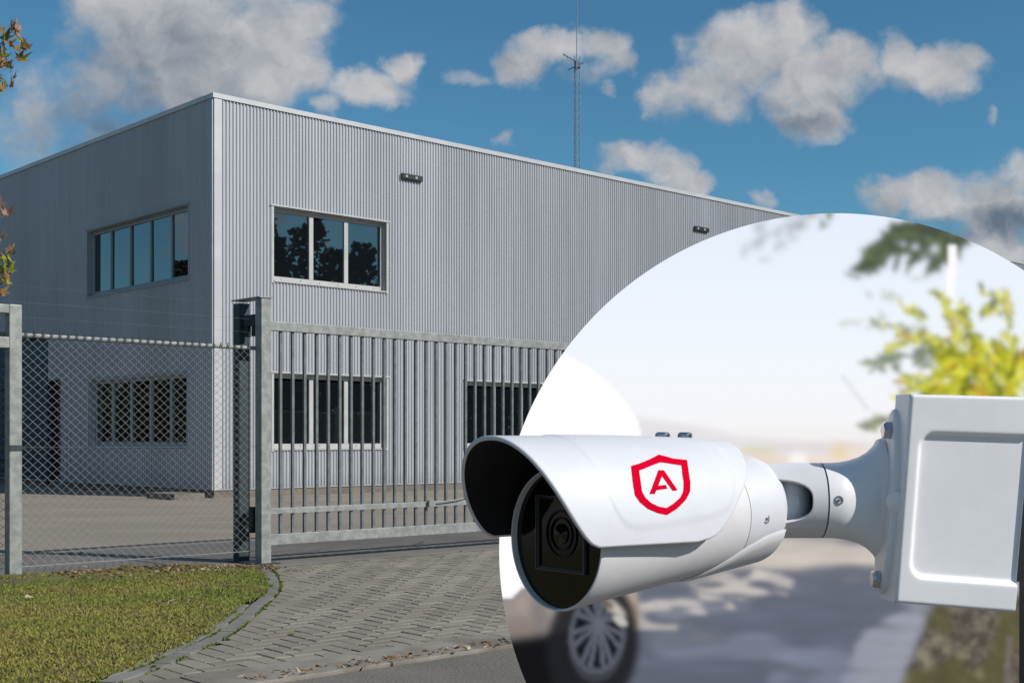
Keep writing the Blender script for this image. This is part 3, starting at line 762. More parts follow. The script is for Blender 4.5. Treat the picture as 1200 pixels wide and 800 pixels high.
# fallen leaves
FL = [(30,705,'leafpale',2.0,'pale curled fallen leaf lying far left on the lawn'),(198,711,'leafpale',2.2,'largest pale fallen leaf in the middle of the lawn'),(33,697,'leafbrown',1.3,'small brown leaf just above the pale one, far left on the lawn'),(182,775,'leafo',1.3,'orange leaf at the lower edge of the lawn by the border'),
      (102,670,'leafpale',1.4,'pale leaf among litter at the foot of the fence'),(226,668,'leafpale',1.5,'pale leaf close to the gate post'),(252,666,'leafo',1.4,'orange leaf near the gate post'),(216,672,'leafbrown',2.0,'reddish brown leaf heap beside the fence'),(307,690,'leafp',1.6,'pinkish leaf on the grass tip beside the driveway'),
      (345,737,'leafy',1.8,'yellow green leaf lying on the driveway pavers'),(460,766,'leafo',2.2,'orange brown leaf on the kerb strip'),(478,764,'leafbrown',2.2,'brown leaf on the kerb strip, right of the orange one'),(366,779,'leafbrown',1.8,'brown leaf on the kerb strip near the lawn'),(120,760,'leafpale',1.0,'tiny pale leaf low on the lawn'),(420,772,'leafbrown',1.6,'small brown leaf midway along the kerb strip')]
for px, py, m_, s_, lab in FL:
    Y = F*(EYE-.03)/(py-HOR); p = PX(px, py, Y); u_, w_ = uw(p)
    z = lawn_h(u_, w_)+.014 if (u_ < edge_u(w_)-.15 and w_ > 5.6) else .012
    o = leaf_mesh(M[m_], px); o = bpy.data.objects.new('fallen_leaf', o); COL.objects.link(o); o.location = (p.x, p.y, z)
    o.rotation_euler = (R.uniform(-.5,.5), R.uniform(-.5,.5), R.uniform(0,6)); o.scale = (s_*.62,)*3
    tag(o, lab, 'fallen leaf', 'fallen leaves on lawn and paving')
# leaf litter and moss along the fence foot and kerb
b = MB()
for _ in range(1500):
    if _ < 1120: u_ = R.uniform(up_at(60,9.9), uG-.1); w_ = 9.95-abs(R.gauss(0,.28)); z = lawn_h(u_, w_)+.006
    elif _ < 1400: u_ = 3.2+R.random()*3.5; w_ = 5.27+R.gauss(0,.045); z = .009
    else: u_ = R.uniform(2, 6); w_ = R.uniform(6, 9.6); z = .01 if u_ > edge_u(w_) else lawn_h(u_, w_)+.014
    b.cur = R.choice([0,0,1,2,3]); sz = R.uniform(.006,.026)*(1 if _ < 1400 else .5); a_ = R.uniform(0,6.3)
    p = W(u_, w_, z); d1 = Vector((math.cos(a_), math.sin(a_), R.uniform(-.2,.5)))*sz; d2 = Vector((-math.sin(a_), math.cos(a_), R.uniform(-.2,.5)))*sz*.6
    b.add([p-d1, p+d2, p+d1+Vector((0,0,.004)), p-d2], [(0,1,2,3)])
o = b.build('leaf_litter', [M['leafbrown'],M['leafo'],M['leafpale'],M['bark']], None, fix=False); tag(o, 'brown leaf litter and crumbs along fence foot and kerb', 'leaf litter', kind='stuff')
b = MB()
for _ in range(2600):
    s_ = R.uniform(.0, L); (p, n_) = at_len(s_); a1 = R.choice([.0,.110]) if s_ < 2.7 else 0.; off = R.gauss(a1, .006)
    if mn.noise(Vector((s_*3, a1*9, 1))) < -.1 and s_ < L-.9: continue
    q = W(p[0]+n_[0]*off, p[1]+n_[1]*off, -.004); h = R.uniform(.006,.014); a_ = R.uniform(0,6.3); d = Vector((math.cos(a_), math.sin(a_), 0))*R.uniform(.004,.009)
    b.add([q-d, q+d, q+Vector((R.gauss(0,.003), R.gauss(0,.003), h+.006))], [(0,1,2)])
M['moss'] = mat('moss', (.13,.17,.015), .9, 0, .5, 20)
o = b.build('moss', M['moss'], None, fix=False); tag(o, 'bright green moss growing in the joints of the lawn border', 'moss', kind='stuff')

# woods round about, seen only as reflections in the panes
def woods(name, pts_, h0, h1, seed, label, dens_=1.):
    R = random.Random(seed); b = MB()
    for (x, y) in pts_:
        hh = R.uniform(h0, h1); cr = hh*R.uniform(.16,.24)
        b.tube((x,y,0), (x,y,hh*.7), .18, .05, n=5)
        for _ in range(int(820*dens_)):
            t = R.random(); z = hh*(.02+.98*t); rr_ = cr*(1-.75*t**1.5)*R.random()**.4; a_ = R.uniform(0, 6.3)
            c = Vector((x+math.cos(a_)*rr_, y+math.sin(a_)*rr_, z)); s_ = R.uniform(.14,.40)
            d1 = Vector((R.gauss(0,1),R.gauss(0,1),R.gauss(0,.6))).normalized()*s_; d2 = Vector((R.gauss(0,1),R.gauss(0,1),R.gauss(0,1))).normalized()*s_
            b.add([c-d1, c+d2, c+d1, c-d2], [(0,1,2),(0,2,3)])
    o = b.build(name, M['woods'], None, fix=False); tag(o, label, 'woods', kind='stuff')
R2 = random.Random(9)
woods('woodland', [(42+R2.gauss(0,3)+i*.25, 44-i*2.6+R2.gauss(0,.8)) for i in [q*.45 for q in range(-30, 76)]]+[(60+R2.gauss(0,3)+i*.25, 64-i*2.2+R2.gauss(0,.8)) for i in range(40)], 11.2, 14.5, 1, 'dark belt of trees far to the right of the yard')
woods('woodland', [(-50+R2.gauss(0,4), 90-i*1.6+R2.gauss(0,.6)) for i in range(70)]+[(-58+R2.gauss(0,4), 90-i*1.6) for i in range(70)], 7.5, 10.5, 2, 'low belt of trees far to the left of the building', 1.7)

# ------------------------------------------------------------------ round inset picture of a blurred street, on a disc with added glow
BY = 1.80; bc = PX(980, 645, BY); BR_ = 395/F*BY
def s2l(c): c = np.asarray(c, dtype=float)/255; return np.where(c <= .04045, c/12.92, ((c+.055)/1.055)**2.4)
ST = 2.0; x_ = np.arange(560, 1400, ST); y_ = np.arange(236, 1056, ST); XX, YY = np.meshgrid(x_, y_)
H_, W_ = XX.shape
def blur(a_, s_):
    s_ = s_/ST; pad = int(s_*3)+2
    ap_ = np.pad(a_, ((pad,pad),(pad,pad)) + (((0,0),) if a_.ndim == 3 else ()), mode='edge')
    fy = np.fft.fftfreq(ap_.shape[0])[:, None]; fx = np.fft.fftfreq(ap_.shape[1])[None, :]
    g_ = np.exp(-2*(math.pi*s_)**2*(fx**2+fy**2))
    if a_.ndim == 3: r_ = np.stack([np.fft.ifft2(np.fft.fft2(ap_[..., k])*g_).real for k in range(a_.shape[2])], -1)
    else: r_ = np.fft.ifft2(np.fft.fft2(ap_)*g_).real
    return r_[pad:pad+a_.shape[0], pad:pad+a_.shape[1]]
rg = np.random.RandomState(11)
def nz(s_, sx=None, seed=None):
    n_ = rg.randn(H_, W_); a_ = blur(n_, s_) if sx is None else blurxy(n_, s_, sx)
    return a_/a_.std()
def blurxy(a_, sy, sx):
    fy = np.fft.fftfreq(H_)[:, None]; fx = np.fft.fftfreq(W_)[None, :]
    return np.fft.ifft2(np.fft.fft2(a_)*np.exp(-2*math.pi**2*((fx*sx/ST)**2+(fy*sy/ST)**2))).real
def poly_mask(pts_):
    ins = np.zeros((H_, W_), bool); n = len(pts_)
    for i in range(n):
        xa, ya = pts_[i]; xb, yb = pts_[(i+1) % n]
        if ya == yb: continue
        c = ((ya > YY) != (yb > YY)) & (XX < (xb-xa)*(YY-ya)/(yb-ya)+xa); ins ^= c
    return ins.astype(float)
def ell(cx, cy, rx, ry, rot_=0):
    c, s_ = math.cos(rot_), math.sin(rot_); dx_ = XX-cx; dy_ = YY-cy
    return ((((dx_*c+dy_*s_)/rx)**2+((-dx_*s_+dy_*c)/ry)**2) < 1).astype(float)
def over(img, m_, col): return img*(1-m_[..., None])+s2l(col)*m_[..., None]
def vgrad(stops):
    ys = [q[0] for q in stops]; cs = np.array([s2l(q[1]) for q in stops])
    return np.stack([np.interp(YY, ys, cs[:, k]) for k in range(3)], -1)
img = vgrad([(236,(230,238,252)),(330,(235,243,254)),(430,(243,248,254)),(490,(246,246,250)),(512,(244,240,240)),(540,(238,222,212)),(556,(226,214,206)),(580,(205,196,190)),(640,(198,191,184)),(700,(138,141,151)),(800,(104,109,122)),(1056,(90,94,106))])
n1 = nz(14); n2 = nz(5); nh = nz(4, 18); nf = nz(2.2)
img = over(img, blur(poly_mask([(740,488),(770,492),(820,500),(870,512),(960,520),(1060,520),(1060,534),(740,534)]), 4)*.8, (226,222,228))
for cx, cy, rx, ry, c in ((890,528,22,5,(214,216,170)),(985,528,14,9,(238,214,150)),(935,538,10,10,(255,255,255)),(960,524,60,4,(222,214,214)),(1020,530,30,6,(240,226,214)),(860,540,60,5,(238,206,190))):
    img = over(img, blur(ell(cx,cy,rx,ry), 4)*.8, c)
# road shadows
road = [([(900,600),(960,606),(1045,612),(1060,640),(1000,640),(930,634),(880,628)], (98,103,120), 6, .9),
        ([(880,640),(1060,645),(1060,662),(880,668)], (206,196,186), 6, .8),
        ([(740,672),(850,664),(935,668),(965,660),(1040,664),(1060,710),(1080,712),(1030,780),(900,840),(700,860),(700,720)], (94,100,116), 7, .9),
        ([(740,705),(830,690),(900,700),(880,712),(820,716),(790,730)], (138,142,154), 7, .6),
        ([(760,735),(900,745),(960,760),(880,775),(760,765)], (126,132,148), 9, .6),
        ([(1010,740),(1075,710),(1090,725),(1060,800),(1030,860),(960,860)], (156,158,172), 7, .8),
        ([(900,770),(1000,760),(1010,800),(900,840)], (132,138,158), 9, .6)]
for pts_, c, s_, o_ in road:
    q = poly_mask(pts_); q = blur(q, s_); q = np.clip((q*(1+nh*.25)-.35)*2.2, 0, 1); img = over(img, blur(q, 3)*o_, c)
nl = nz(3, 11)
for cx, cy, rx, ry in ((812,706,50,14),(865,690,60,12),(765,728,30,22),(905,678,50,8),(840,665,60,10)):
    img = over(img, blur(np.clip((ell(cx,cy,rx,ry,.15)*(nl+.25))*1.2, 0, 1), 2.5)*.8, (206,198,192))
img *= (1+.05*(nh*(YY > 560)))[..., None]
# rough verge bottom right
vg = blur(poly_mask([(1098,700),(1400,700),(1400,1056),(1010,1056),(1062,790)]), 5)
img = over(img, vg, (98,90,82)); img = over(img, vg*blur(np.clip(nf*.5+n2*.3, 0, 1), 1.5)*.45, (140,134,118)); img = over(img, vg*blur(np.clip(-nf*.5-n2*.4, 0, 1), 1.5)*.5, (62,56,46)); img = over(img, vg*blur((n1+.012*(YY-740) > .5).astype(float), 4)*.8, (92,90,58)); img = over(img, vg*blur((n2 > 1.3).astype(float)*(YY > 745), 3)*.55, (150,146,120)); img = over(img, vg*blur((nz(8) > 1.)*(XX < 1110)*1., 4)*.5, (80,60,50))
img = over(img, blur(poly_mask([(1180,745),(1187,745),(1184,810),(1176,810)]), 1.5)*.6, (120,112,108))
# blown-out parked van at the left, its sill, and the wheel
white = poly_mask([(540,380),(655,412),(690,430),(718,452),(738,476),(749,495),(753,515),(753,600),(740,680),(640,690),(612,690),(600,702),(560,702)])
img = over(img, blur(white, 1.3), (255,255,255))
body = poly_mask([(560,704),(600,703),(615,688),(640,680),(745,690),(748,728),(735,742),(700,730),(650,745),(600,752),(560,752)])
img = over(img, blur(body, 3), (150,142,138))
for cx, cy, rx, ry, c in ((612,708,8,10,(176,158,146)),(655,700,8,40,(196,190,188)),(632,720,10,30,(120,112,112)),(606,735,20,12,(134,118,110)),(738,712,9,22,(196,172,152)),(722,700,22,8,(206,190,176))):
    img = over(img, blur(ell(cx,cy,rx,ry), 5)*.7, c)
under = poly_mask([(560,752),(640,742),(680,740),(680,1056),(560,1056)])
img = over(img, blur(under, 5), (16,16,19))
tyre = ell(695, 754, 54, 80, .08)*(YY > 690); img = over(img, blur(tyre, 4)*.97, (30,31,36))
img = over(img, blur(ell(700,747,34,52,.08)-ell(700,743,28,42,.08)*.0, 2), (60,62,70))
img = over(img, blur(ell(700,740,28,42,.08), 2), (16,19,28))
for k in range(14):
    a_ = 2*math.pi*(k//2)/7+.25+(.17 if k % 2 else -.17); dx_, dy_ = math.cos(a_), math.sin(a_)
    pth = poly_mask([(702-dy_*2.5, 730+dx_*3), (700+dx_*30-dy_*3, 740+dy_*45+dx_*3), (700+dx_*30+dy_*3, 740+dy_*45-dx_*3), (702+dy_*2.5, 730-dx_*3)])
    img = over(img, blur(pth*ell(700,742,31,46,.08), 1.8)*.85, (98,102,114))
rimring = ell(700,742,33,48,.08)-ell(700,742,27.5,42,.08); img = over(img, blur(rimring, 1.8)*.8, (88,92,102))
img = over(img, blur(ell(720,712,16,5,.7), 3)*.85, (214,206,194)); img = over(img, blur(ell(727,727,9,5,.5), 2)*.8, (206,206,200)); img = over(img, blur(ell(712,707,9,4,.6), 2)*.8, (90,62,54))
# foliage, all out of focus
fol = np.zeros((H_, W_))
def add_fol(img, cx, cy, rx, ry, th, c, rot_=0, s_=3, op=.9, n_=None, soft=.55):
    n_ = n2 if n_ is None else n_
    cc, ss_ = math.cos(rot_), math.sin(rot_); dx_ = XX-cx; dy_ = YY-cy
    f_ = 1-(((dx_*cc+dy_*ss_)/rx)**2+((-dx_*ss_+dy_*cc)/ry)**2)
    q = np.clip((f_+n_*.5*(f_ > -1.2)-th)/soft, 0, 1); q = blur(q, s_)*op
    global fol; fol = np.maximum(fol, q); return over(img, q, c)
RF = random.Random(21)
def sub_ell(m_, cx, cy, rx, ry, rot_):
    R0 = max(rx, ry)+2; i0 = max(0, int((cx-R0-x_[0])/ST)); i1 = min(W_, int((cx+R0-x_[0])/ST)+2); j0 = max(0, int((cy-R0-y_[0])/ST)); j1 = min(H_, int((cy+R0-y_[0])/ST)+2)
    if i1 <= i0 or j1 <= j0: return
    X_, Y_ = XX[j0:j1, i0:i1]-cx, YY[j0:j1, i0:i1]-cy; c, s__ = math.cos(rot_), math.sin(rot_)
    d_ = ((X_*c+Y_*s__)/rx)**2+((-X_*s__+Y_*c)/ry)**2; m_[j0:j1, i0:i1] = np.maximum(m_[j0:j1, i0:i1], np.clip((1.25-d_)/.5, 0, 1))
NF = .55
def frond(branches, cols, sig, op):
    """out-of-focus sprays: leaflets hung along each branch, one soft layer per colour"""
    global img, fol
    cv = np.zeros((H_, W_, 3)); al = np.zeros((H_, W_)); todo = []
    for (xa, ya, xb, yb, n_, ln, wt) in branches:
        dxb, dyb = xb-xa, yb-ya; Lb = math.hypot(dxb, dyb); an = math.atan2(dyb, dxb)
        for q in range(int(n_*NF)):
            t = RF.random()**.8; w_t = wt*(1-.8*t)+2
            px = xa+dxb*t+RF.gauss(0, w_t*.45); py = ya+dyb*t+RF.gauss(0, w_t*.45)+6*t*t
            c_ = RF.choices([q_[0] for q_ in cols], [q_[1] for q_ in cols])[0]
            todo.append((px, py, ln*RF.uniform(.4,1.0), ln*RF.uniform(.13,.27), an+RF.choice((-1,1))*RF.uniform(.15,.9), c_, RF.uniform(.8,1.15)))
    RF.shuffle(todo)
    for px, py, rx, ry, ro, c_, kk in todo:
        R0 = rx+4; i0 = max(0, int((px-R0-x_[0])/ST)); i1 = min(W_, int((px+R0-x_[0])/ST)+2); j0 = max(0, int((py-R0-y_[0])/ST)); j1 = min(H_, int((py+R0-y_[0])/ST)+2)
        if i1 <= i0 or j1 <= j0: continue
        X_, Y_ = XX[j0:j1, i0:i1]-px, YY[j0:j1, i0:i1]-py; c, s__ = math.cos(ro), math.sin(ro)
        a__ = np.clip((1.3-((X_*c+Y_*s__)/rx)**2-((-X_*s__+Y_*c)/ry)**2)/.6, 0, 1)*.95
        cv[j0:j1, i0:i1] = cv[j0:j1, i0:i1]*(1-a__[..., None])+s2l(c_)*kk*a__[..., None]; al[j0:j1, i0:i1] = al[j0:j1, i0:i1]*(1-a__)+a__
    cv = blur(cv, sig); al = np.clip(blur(al, sig), 0, 1)
    img = img*(1-al[..., None]*op)+np.clip(cv, 0, 1)*op; fol = np.maximum(fol, al)
frond([(965,225,872,290,40,10,12),(965,225,900,300,36,9,12),(950,230,885,262,40,9,10),(960,235,930,272,26,9,8)], [((150,160,164),3),((112,122,92),2),((176,186,200),2)], 4.0, .75)
frond([(985,238,962,260,16,8,6)], [((92,106,56),1)], 3, .9)
frond([(1150,240,1000,316,120,14,22),(1150,240,1012,290,120,14,18),(1150,250,1045,268,110,14,14),(1140,250,1062,305,110,13,20),(1140,250,1092,312,80,13,18),(1140,260,1108,302,60,12,14),(1060,268,1005,312,40,11,8)], [((58,72,32),5),((78,94,44),3),((102,116,66),1.5),((44,54,26),2)], 3.2, .95)
img = over(img, blur(poly_mask([(1111,288),(1121,288),(1119,362),(1108,362)]), 2), (254,254,255))

yc = [((186,188,44),5),((216,214,60),4),((104,118,34),3.2),((196,150,56),1.4),((232,228,96),1.6),((66,82,26),1.2)]
frond([(1170,450,1095,400,210,10.5,26),(1170,450,1140,390,150,10.5,26),(1180,440,1170,400,140,10.5,26),(1180,450,1215,400,110,10.5,26),(1150,460,1085,455,110,14,16),(1170,470,1120,440,120,10.5,26),(1185,470,1190,430,120,10.5,26),(1130,440,1105,420,100,14,22)], yc, 2.9, 1.)
frond([(1120,400,1020,372,40,9,4),(1090,395,1040,404,40,9,6),(1100,440,1045,462,40,9,6),(1180,370,1150,330,30,9,5),(1140,370,1090,334,26,9,4),(1130,410,1050,386,60,10,9),(1125,400,1108,352,56,11,10),(1135,400,1128,350,60,11,9),(1120,430,1055,442,46,12,8),(1120,450,1064,452,44,12,8),(1190,410,1178,338,46,10,8),(1150,372,1185,342,30,10,5),(1150,370,1170,338,18,9,3),(1090,372,1046,352,22,10,5),(1110,360,1102,340,14,8,5),(1200,400,1172,388,22,9,5)], yc, 2.6, .92)
frond([(1110,410,1012,420,52,12,7),(1100,425,1020,428,26,10,5),(1090,470,1055,474,30,11,7),(1075,486,1010,494,60,12,6)], [((98,112,60),3),((74,92,36),3),((140,148,84),2)], 2.8, .85)
frond([(1080,385,985,374,20,12,2),(1040,372,1010,368,8,9,2),(1060,350,1010,342,14,12,2),(1060,330,1095,318,8,8,3)], [((168,176,150),2),((196,200,170),2)], 3, .55)
img = over(img, blur(poly_mask([(985,440),(989,440),(1020,480),(1016,482)]), 2.5)*.3, (150,150,160))
img = np.clip(img, 0, 1)
# region classes: 0 sky, 1 road, 2 wheel, 3 van, 4 dark leaves, 5 yellow tree, 6 verge
cls = np.where(YY > 545, 1, 0); cls = np.where((vg > .5), 6, cls)
cls = np.where((white > .5) | (body > .5) | (under > .5), 3, cls); cls = np.where((tyre > .5), 2, cls)
yt = fol > .35; cls = np.where(yt & (YY > 330), 5, cls); cls = np.where(yt & (YY <= 330) & (XX < 1125), 4, cls)
names = {0:('printed_sky','printed pale sky and distant haze'),1:('printed_street','printed blurred street with tree shadows'),2:('printed_wheel','printed blurred car wheel with spoked rim'),3:('printed_van','printed overexposed white van side and sill'),
         4:('printed_dark_leaves','printed dark green leaves at the top of the inset'),5:('printed_yellow_tree','printed blurred yellow green tree'),6:('printed_verge','printed rough brown and green verge')}
sg = thing('glowing_inset', (bc.x, bc.y, bc.z-BR_), 'large round inset picture of a blurred street with added glow, behind the white camera', 'inset picture')
# sample mesh: grid clipped to circle; boundary vertices pulled on to the circle
idx = {}; faces = {k: [] for k in names}; vv = []; cc_ = []
def bil(px, py):
    fx = np.clip((px-x_[0])/ST, 0, W_-1.001); fy = np.clip((py-y_[0])/ST, 0, H_-1.001); i0, j0 = int(fx), int(fy); a_, b_ = fx-i0, fy-j0
    return (img[j0,i0]*(1-a_)+img[j0,i0+1]*a_)*(1-b_)+(img[j0+1,i0]*(1-a_)+img[j0+1,i0+1]*a_)*b_
NR, NA = 200, 720
ys2 = [q for q in y_]
dist = np.hypot(XX-980, YY-645)
k2w = BY/F
for j in range(H_-1):
    for i in range(W_-1):
        d4 = (dist[j,i], dist[j,i+1], dist[j+1,i+1], dist[j+1,i])
        if min(d4) >= 395: continue
        f = []
        for (jj, ii) in ((j,i),(j+1,i),(j+1,i+1),(j,i+1)):
            key = (jj, ii)
            if key not in idx:
                px, py = XX[jj,ii], YY[jj,ii]; d = dist[jj,ii]
                if d > 395: px = 980+(px-980)*395/d; py = 645+(py-645)*395/d
                idx[key] = len(vv); vv.append(((px-980)*k2w, 0, -(py-645)*k2w)); cc_.append(img[jj,ii])
            f.append(idx[key])
        faces[int(cls[j,i])].append(f)
vv = np.array(vv); cc_ = np.array(cc_)
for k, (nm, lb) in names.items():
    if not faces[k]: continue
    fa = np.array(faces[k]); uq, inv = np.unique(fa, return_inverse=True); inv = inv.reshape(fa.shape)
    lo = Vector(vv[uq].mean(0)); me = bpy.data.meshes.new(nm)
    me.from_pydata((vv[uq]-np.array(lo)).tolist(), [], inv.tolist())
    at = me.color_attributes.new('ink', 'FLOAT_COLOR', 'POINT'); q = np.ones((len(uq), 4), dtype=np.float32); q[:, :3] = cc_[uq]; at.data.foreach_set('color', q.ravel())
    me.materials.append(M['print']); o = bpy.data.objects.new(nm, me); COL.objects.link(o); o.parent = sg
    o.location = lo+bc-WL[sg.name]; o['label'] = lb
b = MB(); b.lathe([(.002,BR_-.0006),(.045,BR_-.0006),(.05,BR_-.006)], bc, (0,1,0), n=180, cap0=True); b.build('inset_case', mat('insetcase',(.75,.75,.77),.4), sg, smooth=40)

# ------------------------------------------------------------------ security camera
M_C, M_B, M_X = M['campaint'], M['cambase'], M['boxpaint']
C = PX(650, 632, 1.35); bk = Vector((.79,.613,0)).normalized(); sd = Vector((bk.y,-bk.x,0)); Z = Vector((0,0,1))
sec = thing('security_camera', PX(1120, 720, 1.5), 'white bullet security camera with sunshield and red shield logo on wall bracket', 'security camera')
def rb(t): return .0762-.013*t/.3 if t < .3 else .0632
def zb(t): return .024*max(0,t)/.3
prof = [(.0,.0755,0),(.004,.0762,0)]+[(t, rb(t), zb(t)) for t in (.03,.06,.09,.12,.15,.18,.21,.235)]
b = MB(); b.lathe([(.008,.0730,0),(.0,.0736,0)]+prof, C, bk, n=96, cap0=False, cap1=False); body_o = b.build('body', M_B, sec, smooth=35)
b = MB(); b.lathe([(.235, rb(.235)-.0012, zb(.235)),(.2358, rb(.2358)-.0012, zb(.2358))], C, bk, n=72, cap0=False, cap1=False); b.build('seam_ring', M['seam'], body_o)
cp = [(.2358, rb(.2358), zb(.2358)),(.25, rb(.25)+.001, zb(.25)),(.285, rb(.285), zb(.285)),(.298,.0625,.024),(.305,.060,.024),(.309,.055,.024),(.311,.046,.024),(.311,.02,.024)]
b = MB(); b.lathe(cp, C, bk, n=96, cap0=False); rc = b.build('rear_cap', M_C, sec, smooth=40)
# lower moulded ridge on the rear of the body
def ridge(i, j):
    t = .170+.134*i; th0 = -21-62*(1-i)**2.4; th = math.radians(th0+(-118-th0)*j)
    edge_ = min(1, i/.12, (1-i)/.03+.0, j/.10, (1-j)/.1); r_ = rb(t)+.0005+.0032*max(0,min(1,edge_))**.5
    return C+bk*t+sd*math.cos(th)*r_+Z*(math.sin(th)*r_+zb(t))
b = MB(); b.grid(ridge, 50, 40); b.build('moulded_rib', M_B, rc, smooth=60)
# screw recess
def on_body(t, thd, r_add=0): th = math.radians(thd); r_ = rb(t)+r_add; return C+bk*t+sd*math.cos(th)*r_+Z*(math.sin(th)*r_+zb(t))
def screw(parent, p, nrm, r=.0045):
    nrm = nrm.normalized(); b = MB(); b.lathe([(-.001,r*1.25),(.0006,r*1.25),(.0006,r*.85),(-.0002,r*.7)], p, nrm, n=20, cap1=True); s_ = b.build('screw', M['seam'], parent, smooth=30)
    b = MB(); b.lathe([(.0,r*.42),(.0012,r*.4),(.0014,r*.2)], p+nrm*.0003, nrm, n=12); b.build('screw_head', M['steel'], s_)
screw(rc, on_body(.262, -5), sd*1.0)
# front glass, bezel, lens
b = MB(); b.lathe([(.0065,.0724)], C, bk, n=72, cap0=True, cap1=False) if False else b.add([C+bk*.0065+sd*math.cos(2*math.pi*i/96)*.0732+Z*math.sin(2*math.pi*i/96)*.0732 for i in range(96)], [tuple(range(96))]); fg = b.build('front_glass', M['camglass'], sec)
def fp(s_, z_, t=.004): return C+bk*t+sd*s_+Z*z_
def rr_frame(b, s0, s1, z0, z1, wd, t0, t1):
    for a0, a1, c0, c1 in ((s0,s1,z0,z0+wd),(s0,s1,z1-wd,z1),(s0,s0+wd,z0+wd,z1-wd),(s1-wd,s1,z0+wd,z1-wd)):
        b.hexa([fp(a0,c0,t1),fp(a1,c0,t1),fp(a1,c1,t1),fp(a0,c1,t1),fp(a0,c0,t0),fp(a1,c0,t0),fp(a1,c1,t0),fp(a0,c1,t0)])
b = MB(); rr_frame(b, -.036,.044,-.034,.046,.0012,.0025,.006); b.build('lens_window_frame', M['bezel'], fg)
b = MB(); rr_frame(b, -.0335,.0415,-.0315,.0435,.0006,.0035,.006); b.hexa([fp(-.036,-.034,.006),fp(.044,-.034,.006),fp(.044,-.030,.006),fp(-.036,-.030,.006),fp(-.036,-.034,.0024),fp(.044,-.034,.0024),fp(.044,-.0335,.0024),fp(-.036,-.0335,.0024)]); b.build('lower_lip', M['bezel'], fg)
for k, (r0, r1) in enumerate(((.0255,.0235),(.018,.0165),(.011,.0))):
    b = MB(); b.lathe([(.0062,r0),(.005,r0),(.0048-k*.0004,max(r1,.0005)),(.0062,max(r1,.0005))], C+sd*.004+Z*.006, bk, n=40, cap0=False, cap1=False); b.build('lens_ring', M['lensring'] if k < 2 else M['camglass'], fg, smooth=30)
# sunshield
RHs, RHz = .0905, .1105
def tf(z): return -.016-.069*(max(0,z)/RHz)**.6
tb_pts = [(-.01,.10),(0,.128),(.0015,.143),(.005,.155),(.012,.167),(.03,.187),(.055,.212),(.075,.228),(.09,.237),(.1,.243),(.111,.248)]
def tb(z): return float(np.interp(z, [q[0] for q in tb_pts], [q[1] for q in tb_pts]))
def zcrease(t): return .013+.085*max(0,t-.02)+.045*math.exp(min(6,-(t+.0)/.012))+.035*math.exp((t-.20)/.012)
def hood_pt(ti, th, off=0, emboss=True):
    # th 0..pi ; near side is th=0
    zc = RHz*abs(math.sin(th))**.92; c_ = math.cos(th); sx = RHs*(abs(c_)**.92)*(1 if c_ > 0 else -1)
    # legs come down straight below the half circle
    a0, a1 = tf(zc), tb(zc); t = a0+(a1-a0)*ti
    k = max(0, t)/.28
    zz = zc+ -.004*k*(1-min(1,zc/.05)) - .006*k*k*(zc/RHz)
    nrm = (sd*(c_/RHs)+Z*(math.sin(th)/RHz)).normalized()
    p = C+bk*t+sd*(sx*(1-.10*k))+Z*zz
    em = 0
    if emboss: em = .0011/(1+math.exp(min(40, -(zc-zcrease(t))/.0014)))
    return p+nrm*(off+em)
NTH, NT_ = 150, 120
def th_of(j): return math.pi*j
b = MB(); b.grid(lambda i, j: hood_pt(i, th_of(j)), NT_, NTH)
hood = b.build('sunshield', M_C, sec, smooth=60, fix=False)
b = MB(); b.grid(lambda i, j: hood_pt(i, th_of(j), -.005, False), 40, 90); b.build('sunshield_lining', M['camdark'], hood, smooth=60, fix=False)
# rim joining outer and inner skins (rounded)
b = MB()
loop_o = [hood_pt(0, th_of(j/NTH)) for j in range(NTH+1)]+[hood_pt(i/NT_, math.pi) for i in range(1, NT_+1)]+[hood_pt(1, th_of(1-j/NTH)) for j in range(1, NTH+1)]+[hood_pt(1-i/NT_, 0) for i in range(1, NT_)]
loop_i = [hood_pt(0, th_of(j/NTH), -.005, False) for j in range(NTH+1)]+[hood_pt(i/NT_, math.pi, -.005, False) for i in range(1, NT_+1)]+[hood_pt(1, th_of(1-j/NTH), -.005, False) for j in range(1, NTH+1)]+[hood_pt(1-i/NT_, 0, -.005, False) for i in range(1, NT_)]
n = len(loop_o); ctr = sum((Vector(p) for p in loop_o), Vector())/n
for k in range(n):
    pass
vsr = []
for k in range(n):
    o_, i_ = Vector(loop_o[k]), Vector(loop_i[k]); prev, nxt = Vector(loop_o[(k-1)%n]), Vector(loop_o[(k+1)%n])
    tg = (nxt-prev).normalized(); ac = (o_-i_); outw = tg.cross(ac).normalized()
    if outw.dot((bk if n*.42 < k < 0 else (o_-(C+bk*.1+Z*.05)))) < 0: outw = -outw
    for q in range(6):
        a_ = math.pi*q/5; mid = (o_+i_)/2
        vsr.append(mid+ac*.5*math.cos(a_)+outw*.0022*math.sin(a_))
fsr = [(k*6+q, ((k+1)%n)*6+q, ((k+1)%n)*6+q+1, k*6+q+1) for k in range(n) for q in range(5)]
b.add(vsr, fsr); b.build('sunshield_rim', M_B, hood, smooth=70)
for t in (.160, .196):
    p = C+bk*t+Z*(RHz-.004); b = MB(); b.lathe([(0,.0085),(.0035,.0088),(.006,.0082),(.0072,.0065),(.0072,.003),(.005,.0028)], p+Z*.001, (0.0001,0,1), n=24); b.build('shield_screw', M['steel'], sec, smooth=30)
